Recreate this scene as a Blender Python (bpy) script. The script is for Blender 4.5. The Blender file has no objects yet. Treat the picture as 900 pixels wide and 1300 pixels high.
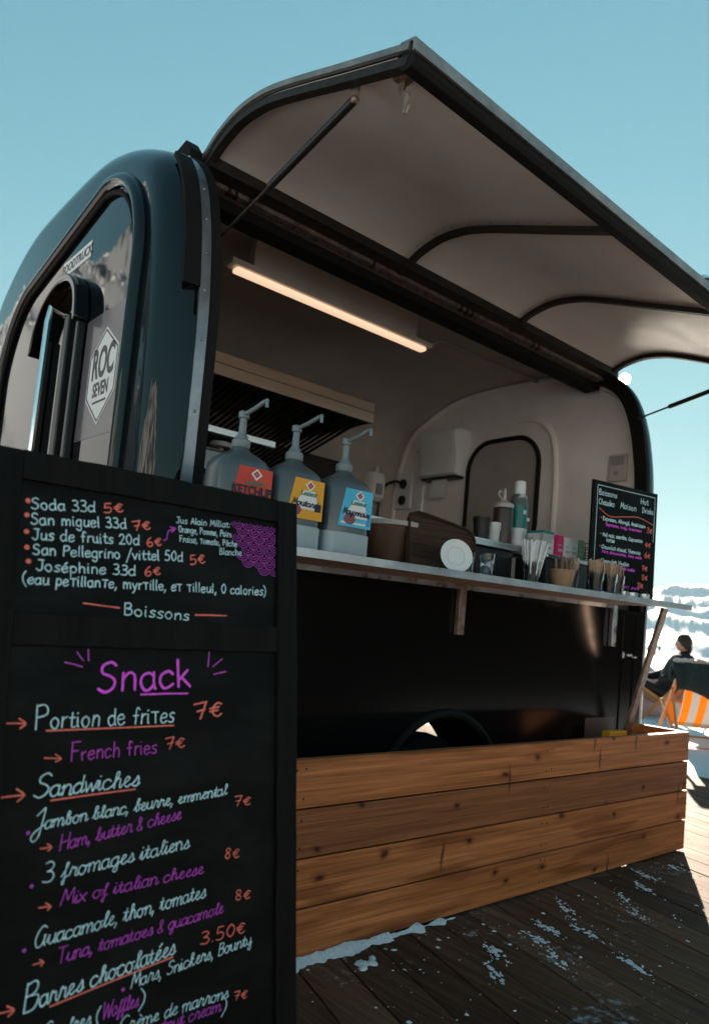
import bpy, bmesh, math, random
from mathutils import Vector, Matrix, noise as mnoise
random.seed(7)
PI = math.pi
sc = bpy.context.scene
col = sc.collection

# ------------------------------------------------------------------ camera
def cam_axes(yaw, pitch, roll):
    f = Vector((math.sin(yaw)*math.cos(pitch), math.cos(yaw)*math.cos(pitch), math.sin(pitch)))
    r0 = Vector((math.cos(yaw), -math.sin(yaw), 0)); u0 = r0.cross(f)
    return f, r0*math.cos(roll)+u0*math.sin(roll), u0*math.cos(roll)-r0*math.sin(roll)
cd = bpy.data.cameras.new('camera'); cam = bpy.data.objects.new('camera', cd); col.objects.link(cam)
_f, _r, _u = cam_axes(0.73322, 0.07886, 0.08437)
CAM = Vector((-0.91443, -2.20465, 1.00499))
cam.matrix_world = Matrix(((_r.x, _u.x, -_f.x, CAM.x), (_r.y, _u.y, -_f.y, CAM.y), (_r.z, _u.z, -_f.z, CAM.z), (0, 0, 0, 1)))
cd.sensor_fit = 'HORIZONTAL'; cd.sensor_width = 36; cd.lens = 949.71/900*36
cd.shift_x = -57.96/900; cd.shift_y = 66.2/900
cd.clip_start = 0.05; cd.clip_end = 40000
cd.dof.use_dof = True; cd.dof.focus_distance = 2.3; cd.dof.aperture_fstop = 5.0
sc.camera = cam

# ------------------------------------------------------------------ sky and sun
SUN = Vector((0.80104, 0.50194, 0.32617)).normalized()
w = bpy.data.worlds.new('World'); sc.world = w; w.use_nodes = True
nt = w.node_tree; nt.nodes.clear()
sky = nt.nodes.new('ShaderNodeTexSky'); sky.sky_type = 'NISHITA'; sky.sun_disc = False
sky.sun_elevation = math.asin(SUN.z); sky.sun_rotation = math.atan2(SUN.x, SUN.y)
sky.altitude = 1900; sky.air_density = 1.0; sky.dust_density = 0.05; sky.ozone_density = 1.5
tint = nt.nodes.new('ShaderNodeMix'); tint.data_type = 'RGBA'; tint.blend_type = 'MULTIPLY'; tint.inputs[0].default_value = 1.0
tint.inputs[7].default_value = (0.58, 1.30, 1.10, 1)
bg = nt.nodes.new('ShaderNodeBackground'); bg.inputs[1].default_value = 0.086
nt.links.new(sky.outputs[0], tint.inputs[6]); 
# soft shoulder: compresses the sky colours, most where they are brightest
sh = nt.nodes.new('ShaderNodeVectorMath'); sh.operation = 'MULTIPLY_ADD'; sh.inputs[1].default_value = (.30, .27, .27); sh.inputs[2].default_value = (1, 1, 1)
dv = nt.nodes.new('ShaderNodeVectorMath'); dv.operation = 'DIVIDE'
nt.links.new(tint.outputs[2], sh.inputs[0]); nt.links.new(tint.outputs[2], dv.inputs[0]); nt.links.new(sh.outputs[0], dv.inputs[1]); nt.links.new(dv.outputs[0], bg.inputs[0])
# the disc of the sun itself, half a degree wide
tc = nt.nodes.new('ShaderNodeTexCoord'); dt = nt.nodes.new('ShaderNodeVectorMath'); dt.operation = 'DOT_PRODUCT'
dt.inputs[1].default_value = SUN
gt = nt.nodes.new('ShaderNodeMath'); gt.operation = 'GREATER_THAN'; gt.inputs[1].default_value = math.cos(math.radians(0.36))
bg2 = nt.nodes.new('ShaderNodeBackground'); bg2.inputs[0].default_value = (1, .93, .82, 1)
ml = nt.nodes.new('ShaderNodeMath'); ml.operation = 'MULTIPLY'; ml.inputs[1].default_value = 25
nt.links.new(tc.outputs['Generated'], dt.inputs[0]); nt.links.new(dt.outputs['Value'], gt.inputs[0])
nt.links.new(gt.outputs[0], ml.inputs[0]); nt.links.new(ml.outputs[0], bg2.inputs[1])
ad = nt.nodes.new('ShaderNodeAddShader'); wo = nt.nodes.new('ShaderNodeOutputWorld')
nt.links.new(bg.outputs[0], ad.inputs[0]); nt.links.new(bg2.outputs[0], ad.inputs[1]); nt.links.new(ad.outputs[0], wo.inputs[0])
ld = bpy.data.lights.new('sun', 'SUN'); ld.energy = 4.4; ld.angle = math.radians(0.5); ld.color = (1.0, 0.84, 0.66)
lo = bpy.data.objects.new('sun', ld); col.objects.link(lo); lo.rotation_euler = (-SUN).to_track_quat('-Z', 'Y').to_euler()
lo.location = (8, 5, 6)
vs = sc.view_settings; vs.view_transform = 'Standard'; vs.look = 'None'; vs.exposure = 1.75; vs.gamma = 1.0
vs.use_curve_mapping = False
sc.cycles.max_bounces = 10; sc.cycles.diffuse_bounces = 5; sc.cycles.glossy_bounces = 5; sc.cycles.transmission_bounces = 8
sc.cycles.use_denoising = True; sc.cycles.caustics_reflective = False; sc.cycles.caustics_refractive = False

# ------------------------------------------------------------------ materials
MATS = {}
def _lin(n, a, b): n.id_data.links.new(a, b)
def mat(name, c, rough=.5, metal=0., coat=0., var=.0, vscale=6., c2=None, stretch=(1, 1, 1), bump=0., bscale=60., spec=.5,
        rvar=0., emis=None, trans=0., ior=1.45, alpha=1., lo=.35, hi=.65, coat_rough=.03):
    if name in MATS: return MATS[name]
    m = bpy.data.materials.new(name); MATS[name] = m; m.use_nodes = True
    t = m.node_tree; b = t.nodes['Principled BSDF']; L = t.links.new
    b.inputs['Base Color'].default_value = (*c, 1); b.inputs['Roughness'].default_value = rough
    b.inputs['Metallic'].default_value = metal; b.inputs['Coat Weight'].default_value = coat
    b.inputs['Coat Roughness'].default_value = coat_rough
    b.inputs['Specular IOR Level'].default_value = spec; b.inputs['IOR'].default_value = ior
    b.inputs['Transmission Weight'].default_value = trans; b.inputs['Alpha'].default_value = alpha
    if emis:
        b.inputs['Emission Color'].default_value = (*emis[0], 1); b.inputs['Emission Strength'].default_value = emis[1]
    if var or c2 or bump or rvar:
        tcn = t.nodes.new('ShaderNodeTexCoord'); mp = t.nodes.new('ShaderNodeMapping'); mp.inputs['Scale'].default_value = stretch
        L(tcn.outputs['Object'], mp.inputs['Vector'])
    if var or c2 or rvar:
        n = t.nodes.new('ShaderNodeTexNoise'); n.inputs['Scale'].default_value = vscale; n.inputs['Detail'].default_value = 8
        n.inputs['Roughness'].default_value = .62
        L(mp.outputs[0], n.inputs['Vector'])
        if var or c2:
            cr = t.nodes.new('ShaderNodeValToRGB'); cr.color_ramp.elements[0].position = lo; cr.color_ramp.elements[1].position = hi
            a = c if c2 else [x*(1-var) for x in c]; d = c2 if c2 else [min(1, x*(1+var)) for x in c]
            cr.color_ramp.elements[0].color = (*a, 1); cr.color_ramp.elements[1].color = (*d, 1)
            L(n.outputs['Fac'], cr.inputs[0]); L(cr.outputs[0], b.inputs['Base Color'])
        if rvar:
            mr = t.nodes.new('ShaderNodeMapRange'); mr.inputs[1].default_value = .3; mr.inputs[2].default_value = .7
            mr.inputs[3].default_value = max(0, rough-rvar); mr.inputs[4].default_value = min(1, rough+rvar)
            L(n.outputs['Fac'], mr.inputs[0]); L(mr.outputs[0], b.inputs['Roughness'])
    if bump:
        n2 = t.nodes.new('ShaderNodeTexNoise'); n2.inputs['Scale'].default_value = bscale; n2.inputs['Detail'].default_value = 5
        L(mp.outputs[0], n2.inputs['Vector'])
        bp = t.nodes.new('ShaderNodeBump'); bp.inputs['Strength'].default_value = bump; bp.inputs['Distance'].default_value = .01
        L(n2.outputs['Fac'], bp.inputs['Height']); L(bp.outputs[0], b.inputs['Normal'])
    return m

def wood(name, dark, light, stretch=(.9, 26, 26), rough=.6, knots=None, spec=.35, frost=None, rnd=.35):
    """plank timber: grain along the object's x, knots, and a tone of its own for every plank"""
    m = bpy.data.materials.new(name); MATS[name] = m; m.use_nodes = True
    t = m.node_tree; b = t.nodes['Principled BSDF']; L = t.links.new; N = t.nodes.new
    b.inputs['Specular IOR Level'].default_value = spec
    tcn = N('ShaderNodeTexCoord'); geo = N('ShaderNodeNewGeometry')
    off = N('ShaderNodeVectorMath'); off.operation = 'MULTIPLY_ADD'
    cmb = N('ShaderNodeCombineXYZ')
    for i in range(3): L(geo.outputs['Random Per Island'], cmb.inputs[i])
    off.inputs[1].default_value = (37, 11, 23); L(cmb.outputs[0], off.inputs[0]); L(tcn.outputs['Object'], off.inputs[2])
    mp = N('ShaderNodeMapping'); mp.inputs['Scale'].default_value = stretch; L(off.outputs[0], mp.inputs['Vector'])
    n = N('ShaderNodeTexNoise'); n.inputs['Scale'].default_value = 1.6; n.inputs['Detail'].default_value = 9; n.inputs['Roughness'].default_value = .65
    n.inputs['Distortion'].default_value = .35
    L(mp.outputs[0], n.inputs['Vector'])
    cr = N('ShaderNodeValToRGB'); cr.color_ramp.elements[0].position = .3; cr.color_ramp.elements[1].position = .68
    cr.color_ramp.elements[0].color = (*dark, 1); cr.color_ramp.elements[1].color = (*light, 1)
    L(n.outputs['Fac'], cr.inputs[0])
    last = cr.outputs[0]
    mpf = N('ShaderNodeMapping'); mpf.inputs['Scale'].default_value = tuple(q*3.2 if q > 5 else q*1.4 for q in stretch); L(off.outputs[0], mpf.inputs['Vector'])
    nf = N('ShaderNodeTexNoise'); nf.inputs['Scale'].default_value = 1.6; nf.inputs['Detail'].default_value = 4; nf.inputs['Distortion'].default_value = .8; L(mpf.outputs[0], nf.inputs['Vector'])
    cf = N('ShaderNodeValToRGB'); cf.color_ramp.elements[0].position = .36; cf.color_ramp.elements[1].position = .6
    cf.color_ramp.elements[0].color = (.58, .52, .47, 1); cf.color_ramp.elements[1].color = (1.06, 1.06, 1.06, 1); L(nf.outputs['Fac'], cf.inputs[0])
    mf = N('ShaderNodeMix'); mf.data_type = 'RGBA'; mf.blend_type = 'MULTIPLY'; mf.inputs[0].default_value = .75; L(last, mf.inputs[6]); L(cf.outputs[0], mf.inputs[7]); last = mf.outputs[2]
    hs = N('ShaderNodeHueSaturation'); mr = N('ShaderNodeMapRange'); mr.inputs[3].default_value = 1-rnd; mr.inputs[4].default_value = 1+rnd*.7
    L(geo.outputs['Random Per Island'], mr.inputs[0]); L(mr.outputs[0], hs.inputs['Value']); L(last, hs.inputs['Color']); last = hs.outputs[0]
    if knots:
        sep = N('ShaderNodeSeparateXYZ'); L(off.outputs[0], sep.inputs[0]); flat = N('ShaderNodeCombineXYZ'); L(sep.outputs[0], flat.inputs[0]); L(sep.outputs[2], flat.inputs[1])
        mk = N('ShaderNodeMapping'); mk.inputs['Scale'].default_value = (knots*.62, knots, knots); L(flat.outputs[0], mk.inputs['Vector'])
        ds = N('ShaderNodeTexNoise'); ds.inputs['Scale'].default_value = 9; L(off.outputs[0], ds.inputs['Vector'])
        mv = N('ShaderNodeVectorMath'); mv.operation = 'MULTIPLY_ADD'; mv.inputs[1].default_value = (.25, .25, .25)
        L(ds.outputs['Color'], mv.inputs[0]); L(mk.outputs[0], mv.inputs[2])
        v = N('ShaderNodeTexVoronoi'); v.voronoi_dimensions = '2D'; v.inputs['Scale'].default_value = 1; L(mv.outputs[0], v.inputs['Vector'])
        kr = N('ShaderNodeValToRGB'); kr.color_ramp.elements[0].position = .022; kr.color_ramp.elements[1].position = .11
        kr.color_ramp.elements[0].color = (.12, .10, .09, 1); kr.color_ramp.elements[1].color = (1, 1, 1, 1)
        e = kr.color_ramp.elements.new(.042); e.color = (.5, .40, .33, 1); e = kr.color_ramp.elements.new(.06); e.color = (.78, .70, .64, 1)
        L(v.outputs['Distance'], kr.inputs[0])
        mx = N('ShaderNodeMix'); mx.data_type = 'RGBA'; mx.blend_type = 'MULTIPLY'; mx.inputs[0].default_value = 1
        L(last, mx.inputs[6]); L(kr.outputs[0], mx.inputs[7]); last = mx.outputs[2]
        # spike knots: dark branch marks running across the plank
        mk2 = N('ShaderNodeMapping'); mk2.inputs['Scale'].default_value = (5.6, .8, 1); L(flat.outputs[0], mk2.inputs['Vector'])
        mv2 = N('ShaderNodeVectorMath'); mv2.operation = 'MULTIPLY_ADD'; mv2.inputs[1].default_value = (.16, .0, .0); L(ds.outputs['Color'], mv2.inputs[0]); L(mk2.outputs[0], mv2.inputs[2])
        v2 = N('ShaderNodeTexVoronoi'); v2.voronoi_dimensions = '2D'; v2.inputs['Scale'].default_value = 1; L(mv2.outputs[0], v2.inputs['Vector'])
        sp2 = N('ShaderNodeSeparateColor'); L(v2.outputs['Color'], sp2.inputs[0])
        th = N('ShaderNodeMath'); th.operation = 'GREATER_THAN'; th.inputs[1].default_value = .55; L(sp2.outputs[0], th.inputs[0])
        sm = N('ShaderNodeMapRange'); sm.inputs[1].default_value = .018; sm.inputs[2].default_value = .055; sm.inputs[3].default_value = .8; sm.inputs[4].default_value = 0; L(v2.outputs['Distance'], sm.inputs[0])
        fm = N('ShaderNodeMath'); fm.operation = 'MULTIPLY'; L(sm.outputs[0], fm.inputs[0]); L(th.outputs[0], fm.inputs[1])
        mx4 = N('ShaderNodeMix'); mx4.data_type = 'RGBA'; mx4.inputs[7].default_value = (.035, .016, .008, 1); L(fm.outputs[0], mx4.inputs[0]); L(last, mx4.inputs[6]); last = mx4.outputs[2]
        # long dark drying marks
        m2 = N('ShaderNodeMapping'); m2.inputs['Scale'].default_value = (1.6, 16, 16); L(off.outputs[0], m2.inputs['Vector'])
        n3 = N('ShaderNodeTexNoise'); n3.inputs['Scale'].default_value = 1.0; n3.inputs['Detail'].default_value = 3; L(m2.outputs[0], n3.inputs['Vector'])
        c3 = N('ShaderNodeValToRGB'); c3.color_ramp.elements[0].position = .36; c3.color_ramp.elements[1].position = .43
        c3.color_ramp.elements[0].color = (.55, .48, .42, 1); c3.color_ramp.elements[1].color = (1, 1, 1, 1)
        L(n3.outputs['Fac'], c3.inputs[0])
        mx2 = N('ShaderNodeMix'); mx2.data_type = 'RGBA'; mx2.blend_type = 'MULTIPLY'; mx2.inputs[0].default_value = .8
        L(last, mx2.inputs[6]); L(c3.outputs[0], mx2.inputs[7]); last = mx2.outputs[2]
    rr = N('ShaderNodeMapRange'); rr.inputs[3].default_value = rough-.12; rr.inputs[4].default_value = rough+.12; L(n.outputs['Fac'], rr.inputs[0])
    rlast = rr.outputs[0]
    if frost:
        # trodden frost and snow left on the boards; denser away from the trailer where people walk less
        fn = N('ShaderNodeTexNoise'); fn.inputs['Scale'].default_value = 3.4; fn.inputs['Detail'].default_value = 12; fn.inputs['Roughness'].default_value = .72
        gm = N('ShaderNodeMapping'); L(tcn.outputs['Object'], gm.inputs['Vector']); L(gm.outputs[0], fn.inputs['Vector'])
        fn.inputs['Scale'].default_value = 26; fl = N('ShaderNodeTexNoise'); fl.inputs['Scale'].default_value = 2.3; fl.inputs['Detail'].default_value = 4; L(gm.outputs[0], fl.inputs['Vector'])
        fa = N('ShaderNodeMath'); fa.operation = 'MULTIPLY_ADD'; fa.inputs[1].default_value = .85; L(fl.outputs['Fac'], fa.inputs[0]); L(fn.outputs['Fac'], fa.inputs[2])
        sx = N('ShaderNodeSeparateXYZ'); gp = N('ShaderNodeNewGeometry'); L(gp.outputs['Position'], sx.inputs[0])
        dx = N('ShaderNodeMapRange'); dx.inputs[1].default_value = 1.0; dx.inputs[2].default_value = 5.5; dx.inputs[3].default_value = 0; dx.inputs[4].default_value = .0
        L(sx.outputs[0], dx.inputs[0])
        s = N('ShaderNodeMath'); s.operation = 'ADD'; L(fa.outputs[0], s.inputs[0]); L(dx.outputs[0], s.inputs[1])
        fr = N('ShaderNodeMapRange'); fr.inputs[1].default_value = frost[0]; fr.inputs[2].default_value = frost[1]; fr.clamp = True
        L(s.outputs[0], fr.inputs[0])
        mx = N('ShaderNodeMix'); mx.data_type = 'RGBA'; L(fr.outputs[0], mx.inputs[0]); L(last, mx.inputs[6]); mx.inputs[7].default_value = (.44, .46, .49, 1)
        last = mx.outputs[2]
    L(last, b.inputs['Base Color']); L(rlast, b.inputs['Roughness'])
    bp = N('ShaderNodeBump'); bp.inputs['Strength'].default_value = .35; bp.inputs['Distance'].default_value = .004
    L(n.outputs['Fac'], bp.inputs['Height']); L(bp.outputs[0], b.inputs['Normal'])
    return m

BLACK = mat('black_gloss_paint', (.004, .0045, .005), .12, coat=1., rvar=.04, vscale=3, coat_rough=.02, spec=0.)
LINER = mat('pale_liner', (.62, .56, .52), .40, c2=(.76, .69, .645), vscale=1.6, bump=.05, bscale=4, rvar=.12)
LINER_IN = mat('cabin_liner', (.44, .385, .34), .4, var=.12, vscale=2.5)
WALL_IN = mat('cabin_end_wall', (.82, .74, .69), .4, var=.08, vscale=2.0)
ALU = mat('aluminium', (.55, .56, .58), .33, metal=1., var=.12, vscale=14, rvar=.12)
STEEL = mat('brushed_steel', (.56, .57, .58), .28, metal=1., var=.1, vscale=3, stretch=(1, 40, 40), rvar=.1)
CHROME = mat('chrome', (.75, .76, .78), .08, metal=1.)
BLACK_SIDE = mat('black_side_panel', (.004, .0045, .005), .2, coat=.5, coat_rough=.17, spec=0., rvar=.05, vscale=4)
RUBBER = mat('black_rubber', (.010, .0095, .009), .7, bump=.1, bscale=80, spec=.15)
DARKMET = mat('dark_metal', (.030, .024, .021), .55, metal=.3, var=.3, vscale=30, spec=.25)
RUSTY = mat('stained_metal', (.20, .14, .11), .42, metal=.7, c2=(.42, .32, .26), vscale=26, rvar=.12)
WHITEP = mat('white_plastic', (.72, .71, .69), .4, var=.04)
GREYP = mat('grey_plastic', (.30, .29, .28), .42, var=.05)
BLACKP = mat('black_plastic', (.012, .012, .012), .38)
PLANK = wood('orange_pine_planks', (.27, .080, .022), (.56, .190, .064), knots=5.2, rough=.55)
PLANK_D = wood('brown_pine_planks', (.16, .050, .016), (.34, .115, .042), knots=6.0, rough=.6)
DECKW = wood('wet_deck_boards', (.075, .034, .020), (.20, .098, .060), stretch=(22, 1.2, 22), rough=.7, spec=.1, frost=(1.06, 1.22), rnd=.45)
BLKWOOD = wood('black_stained_wood', (.0028, .0024, .0021), (.0105, .0088, .0078), stretch=(16, 16, 1.0), rough=.65, rnd=.25, spec=.12)
PALEWOOD = wood('pale_beech', (.33, .20, .10), (.55, .37, .20), rough=.5)
SLATE = mat('chalkboard', (.0034, .0036, .0033), .55, c2=(.017, .0172, .0165), vscale=4, stretch=(1, 1, 2.6), lo=.46, hi=.82, bump=.05, bscale=90, spec=.12)
INK_W = mat('white_marker', (.58, .80, .86), .6, var=.22, vscale=160)
INK_R = mat('coral_marker', (1.0, .17, .12), .6, var=.22, vscale=160)
INK_P = mat('purple_marker', (.52, .06, .50), .6, var=.22, vscale=160)
INK_M = mat('magenta_marker', (.85, .09, .76), .6, var=.22, vscale=160)
INKS = {'w': INK_W, 'r': INK_R, 'p': INK_P, 'm': INK_M}
SNOW = mat('snow', (.66, .69, .72), .6, c2=(.78, .80, .83), vscale=60, bump=.7, bscale=160, spec=.3)
KRAFT = mat('kraft_paper', (.36, .21, .125), .7, var=.1, vscale=30)
STICK = mat('birch_sticks', (.50, .33, .22), .6, var=.22, vscale=40)
PAPERW = mat('white_paper', (.74, .73, .72), .7, var=.03)
GLASS = mat('clear_glass', (.93, .95, .96), .03, trans=1., ior=1.3)
JUG = mat('translucent_jug', (.060, .076, .083), .24, c2=(.092, .114, .123), vscale=5, stretch=(1, 1, .5), spec=.5, coat=.25, coat_rough=.2)
JUGBASE = mat('jug_tray', (.34, .40, .43), .45, var=.05)
DENIM = mat('orange_stripe', (.9, .33, .02), .8)

# ------------------------------------------------------------------ mesh helpers
ORG = {}
class MB:
    def __init__(s): s.bm = bmesh.new()
    def v(s, p): return s.bm.verts.new(p)
    def face(s, vs, m=0):
        try: f = s.bm.faces.new(vs)
        except ValueError: return None
        f.material_index = m; return f
    def quad(s, pts, m=0): return s.face([s.v(p) for p in pts], m)
    def box(s, x0, x1, y0, y1, z0, z1, m=0, M=None):
        P = [Vector(p) for p in ((x0,y0,z0),(x1,y0,z0),(x1,y1,z0),(x0,y1,z0),(x0,y0,z1),(x1,y0,z1),(x1,y1,z1),(x0,y1,z1))]
        if M: P = [M @ p for p in P]
        V = [s.v(p) for p in P]
        for q in ((0,3,2,1),(4,5,6,7),(0,1,5,4),(1,2,6,5),(2,3,7,6),(3,0,4,7)): s.face([V[i] for i in q], m)
        return s
    def prism(s, pts, vec, m=0, m_side=None):
        a = [s.v(p) for p in pts]; b = [s.v(Vector(p)+Vector(vec)) for p in pts]; n = len(a)
        s.face(a, m); s.face(b[::-1], m)
        for i in range(n): s.face([a[i], b[i], b[(i+1)%n], a[(i+1)%n]], m if m_side is None else m_side)
        return s
    def rings(s, R, m=0, cap=True, closed=False):
        V = [[s.v(p) for p in r] for r in R]; n = len(V[0])
        rng = range(len(V)) if closed else range(len(V)-1)
        for i in rng:
            A, B = V[i], V[(i+1) % len(V)]
            for j in range(n): s.face([A[j], A[(j+1)%n], B[(j+1)%n], B[j]], m)
        if cap and not closed: s.face(V[0][::-1], m); s.face(V[-1], m)
        return s
    def tube(s, pts, r, n=10, m=0, closed=False, cap=True, flat=1.):
        pts = [Vector(p) for p in pts]; R = []; up = None
        for i, p in enumerate(pts):
            if closed: d = pts[(i+1)%len(pts)]-pts[i-1]
            else: d = pts[min(i+1, len(pts)-1)]-pts[max(i-1, 0)]
            d.normalize()
            if up is None:
                up = Vector((0,0,1)) if abs(d.z) < .9 else Vector((1,0,0))
            a = d.cross(up).normalized(); up = a.cross(d).normalized()
            rr = r[i] if isinstance(r, (list, tuple)) else r
            R.append([p + a*math.cos(2*PI*k/n)*rr + up*math.sin(2*PI*k/n)*rr*flat for k in range(n)])
        return s.rings(R, m, cap, closed)
    def lathe(s, prof, c=(0,0,0), n=20, m=0, cap=True, sq=None, M=None):
        c = Vector(c); R = []
        for r, z in prof:
            ring = []
            for k in range(n):
                a = 2*PI*k/n; p = Vector((math.cos(a)*r, math.sin(a)*r, z))
                if M: p = M @ p
                ring.append(c+p)
            R.append(ring)
        return s.rings(R, m, cap)
    def ball(s, c, r, n=8, m=0, sc=(1,1,1)):
        c = Vector(c); R = []
        for i in range(1, n):
            t = PI*i/n; R.append([c+Vector((math.sin(t)*math.cos(2*PI*k/(2*n))*r*sc[0], math.sin(t)*math.sin(2*PI*k/(2*n))*r*sc[1], -math.cos(t)*r*sc[2])) for k in range(2*n)])
        return s.rings(R, m)
    def build(s, name, mats, parent=None, bevel=0, angle=35, recalc=True, smooth=True):
        if recalc: bmesh.ops.recalc_face_normals(s.bm, faces=s.bm.faces)
        o_ = ORG.get(parent.name) if parent else None
        if o_: bmesh.ops.translate(s.bm, vec=-Vector(o_), verts=s.bm.verts)
        me = bpy.data.meshes.new(name); s.bm.to_mesh(me); s.bm.free()
        for mm in (mats if isinstance(mats, (list, tuple)) else [mats]): me.materials.append(mm)
        if smooth:
            for p in me.polygons: p.use_smooth = True
            me.set_sharp_from_angle(angle=math.radians(angle))
        o = bpy.data.objects.new(name, me); col.objects.link(o)
        if parent: o.parent = parent; ORG[o.name] = o_
        if bevel:
            b = o.modifiers.new('bevel', 'BEVEL'); b.width = bevel; b.segments = 2; b.limit_method = 'ANGLE'; b.angle_limit = math.radians(40)
        return o
def thing(name, label, cat, loc=(0,0,0), rotz=0, group=None, world=True):
    o = bpy.data.objects.new(name, None); col.objects.link(o); o.location = loc; o.rotation_euler = (0,0,rotz); o.empty_display_size = .1
    ORG[o.name] = tuple(loc) if world else None
    return tag(o, label, cat, group)
def tag(o, label, cat, group=None):
    o['label'] = label; o['category'] = cat
    if group: o['group'] = group
    return o
def struct(o, kind='structure'):
    o['kind'] = kind; return o
def cr(pts, k=6, closed=False):
    """Catmull-Rom through 2-D or 3-D points"""
    P = [Vector(p) for p in pts]; out = []; n = len(P)
    if n < 3: return P
    for i in range(n if closed else n-1):
        if closed: a, b, c, d = P[i-1], P[i], P[(i+1)%n], P[(i+2)%n]
        else: b, c = P[i], P[i+1]; a = P[i-1] if i else b*2-c; d = P[i+2] if i+2 < n else c*2-b
        for j in range(k):
            t = j/k; out.append(.5*((2*b)+(c-a)*t+(2*a-5*b+4*c-d)*t*t+(3*b-3*c+d-a)*t**3))
    if not closed: out.append(P[-1])
    return out
_NR = 0
def ribbon(mb, pts, w, m, f, jitter=0.):
    """a flat pen stroke of width w through 2-D points; f maps (u, v) to space"""
    global _NR
    _NR += 1; g = f; dd = (_NR % 30)*4e-5; f = lambda u, v: g(u, v, dd)     # every stroke lies a hair above the one before
    P = [Vector((p[0], p[1])) for p in pts]; n = len(P); L = []; R = []
    if n == 1: P = [P[0], P[0]+Vector((w*.05, 0))]; n = 2
    for i in range(n):
        d = P[min(i+1, n-1)]-P[max(i-1, 0)]
        if d.length < 1e-9: d = Vector((1, 0))
        d.normalize(); nn = Vector((-d.y, d.x)); h = w*.5*(1+random.uniform(-jitter, jitter)*.5+.26*mnoise.noise(Vector((P[i].x*55, P[i].y*55, _NR*.37))))
        L.append(P[i]+nn*h); R.append(P[i]-nn*h)
    d0 = (P[1]-P[0]).normalized() if (P[1]-P[0]).length > 1e-9 else Vector((1,0)); d1 = (P[-1]-P[-2]).normalized() if (P[-1]-P[-2]).length > 1e-9 else d0
    def capv(c, d):
        nn = Vector((-d.y, d.x)); return [c+nn*math.cos(a)*w*.5+d*math.sin(a)*w*.5 for a in (PI/4, PI/2, 3*PI/4)]
    Lv = [mb.v(f(p.x, p.y)) for p in L]; Rv = [mb.v(f(p.x, p.y)) for p in R]
    for i in range(n-1): mb.face([Lv[i], Lv[i+1], Rv[i+1], Rv[i]], m)
    e = [mb.v(f(p.x, p.y)) for p in capv(P[-1], d1)]; mb.face([Lv[-1]]+e+[Rv[-1]], m)
    s_ = [mb.v(f(p.x, p.y)) for p in capv(P[0], -d0)]; mb.face([Rv[0]]+s_+[Lv[0]], m)
def disc(mb, c, r, m, f, n=14):
    g = f; f = lambda u, v: g(u, v, .0016)
    mb.face([mb.v(f(c[0]+math.cos(2*PI*k/n)*r, c[1]+math.sin(2*PI*k/n)*r)) for k in range(n)], m)
def typed(name, body, size, M, m, parent, sx=1., bold=0., align='CENTER'):
    """printed lettering: a text curve turned into a mesh"""
    cu = bpy.data.curves.new(name, 'FONT'); cu.body = body; cu.size = size; cu.align_x = align; cu.offset = bold; cu.extrude = .0004
    to = bpy.data.objects.new(name, cu); col.objects.link(to)
    dg = bpy.context.evaluated_depsgraph_get(); me = bpy.data.meshes.new_from_object(to.evaluated_get(dg))
    bpy.data.objects.remove(to); bpy.data.curves.remove(cu)
    o_ = ORG.get(parent.name) if parent else None
    X = M @ Matrix.Diagonal((sx, 1, 1, 1))
    if o_: X = Matrix.Translation(-Vector(o_)) @ X
    me.transform(X); me.name = name; me.materials.clear(); me.materials.append(m)
    o = bpy.data.objects.new(name, me); col.objects.link(o); o.parent = parent; ORG[o.name] = o_
    return o
def plane_M(o, h, v):
    """matrix of a plane: x along h, y along v"""
    h = Vector(h).normalized(); v = Vector(v).normalized(); n = h.cross(v)
    return Matrix(((h.x, v.x, n.x, o[0]), (h.y, v.y, n.y, o[1]), (h.z, v.z, n.z, o[2]), (0,0,0,1)))

# ------------------------------------------------------------------ a hand-drawn pen alphabet (x-height 10, capitals 17)
G = {}
def _g(ch, w, *strokes): G[ch] = (w, [[tuple(map(float, q.split())) for q in s.split(',')] for s in strokes])
_g('a', 9, '8 8,5 10,1 8,0 4,2 0,5 0,8 3', '8 10,8 3,9 0'); _g('b', 9, '1 17,1 0', '1 7,4 10,8 8,8 3,5 0,1 2')
_g('c', 8, '8 8,5 10,1 8,0 4,2 0,5 0,8 2'); _g('d', 9, '8 8,5 10,1 8,0 4,2 0,5 0,8 3', '8 17,8 3,9 0')
_g('e', 8, '0 5,7 6,7 9,4 10,1 8,0 4,2 0,5 0,8 2'); _g('f', 7, '7 15,5 17,3 15,3 0', '0 9,6 9')
_g('g', 9, '8 8,5 10,1 8,0 4,2 0,5 0,8 3', '8 10,8 -4,5 -7,1 -5'); _g('h', 9, '1 17,1 0', '1 6,4 10,7 9,8 6,8 0')
_g('i', 3, '1 10,1 2,2 0', '1 14,1.4 14.4'); _g('j', 4, '3 10,3 -4,1 -7,-2 -5', '3 14,3.4 14.4')
_g('k', 8, '1 17,1 0', '7 10,1 4', '3 6,8 0'); _g('l', 3, '1 17,1 2,2 0')
_g('m', 14, '1 10,1 0', '1 6,4 10,6 9,7 6,7 0', '7 6,10 10,12 9,13 6,13 0'); _g('n', 9, '1 10,1 0', '1 6,4 10,7 9,8 6,8 0')
_g('o', 9, '4 10,1 8,0 4,3 0,6 0,8 4,7 8,4 10'); _g('p', 9, '1 10,1 -7', '1 7,4 10,8 8,8 3,5 0,1 2')
_g('q', 9, '8 8,5 10,1 8,0 4,2 0,5 0,8 3', '8 10,8 -7'); _g('r', 6, '1 10,1 0', '1 6,3 9,6 10')
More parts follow.
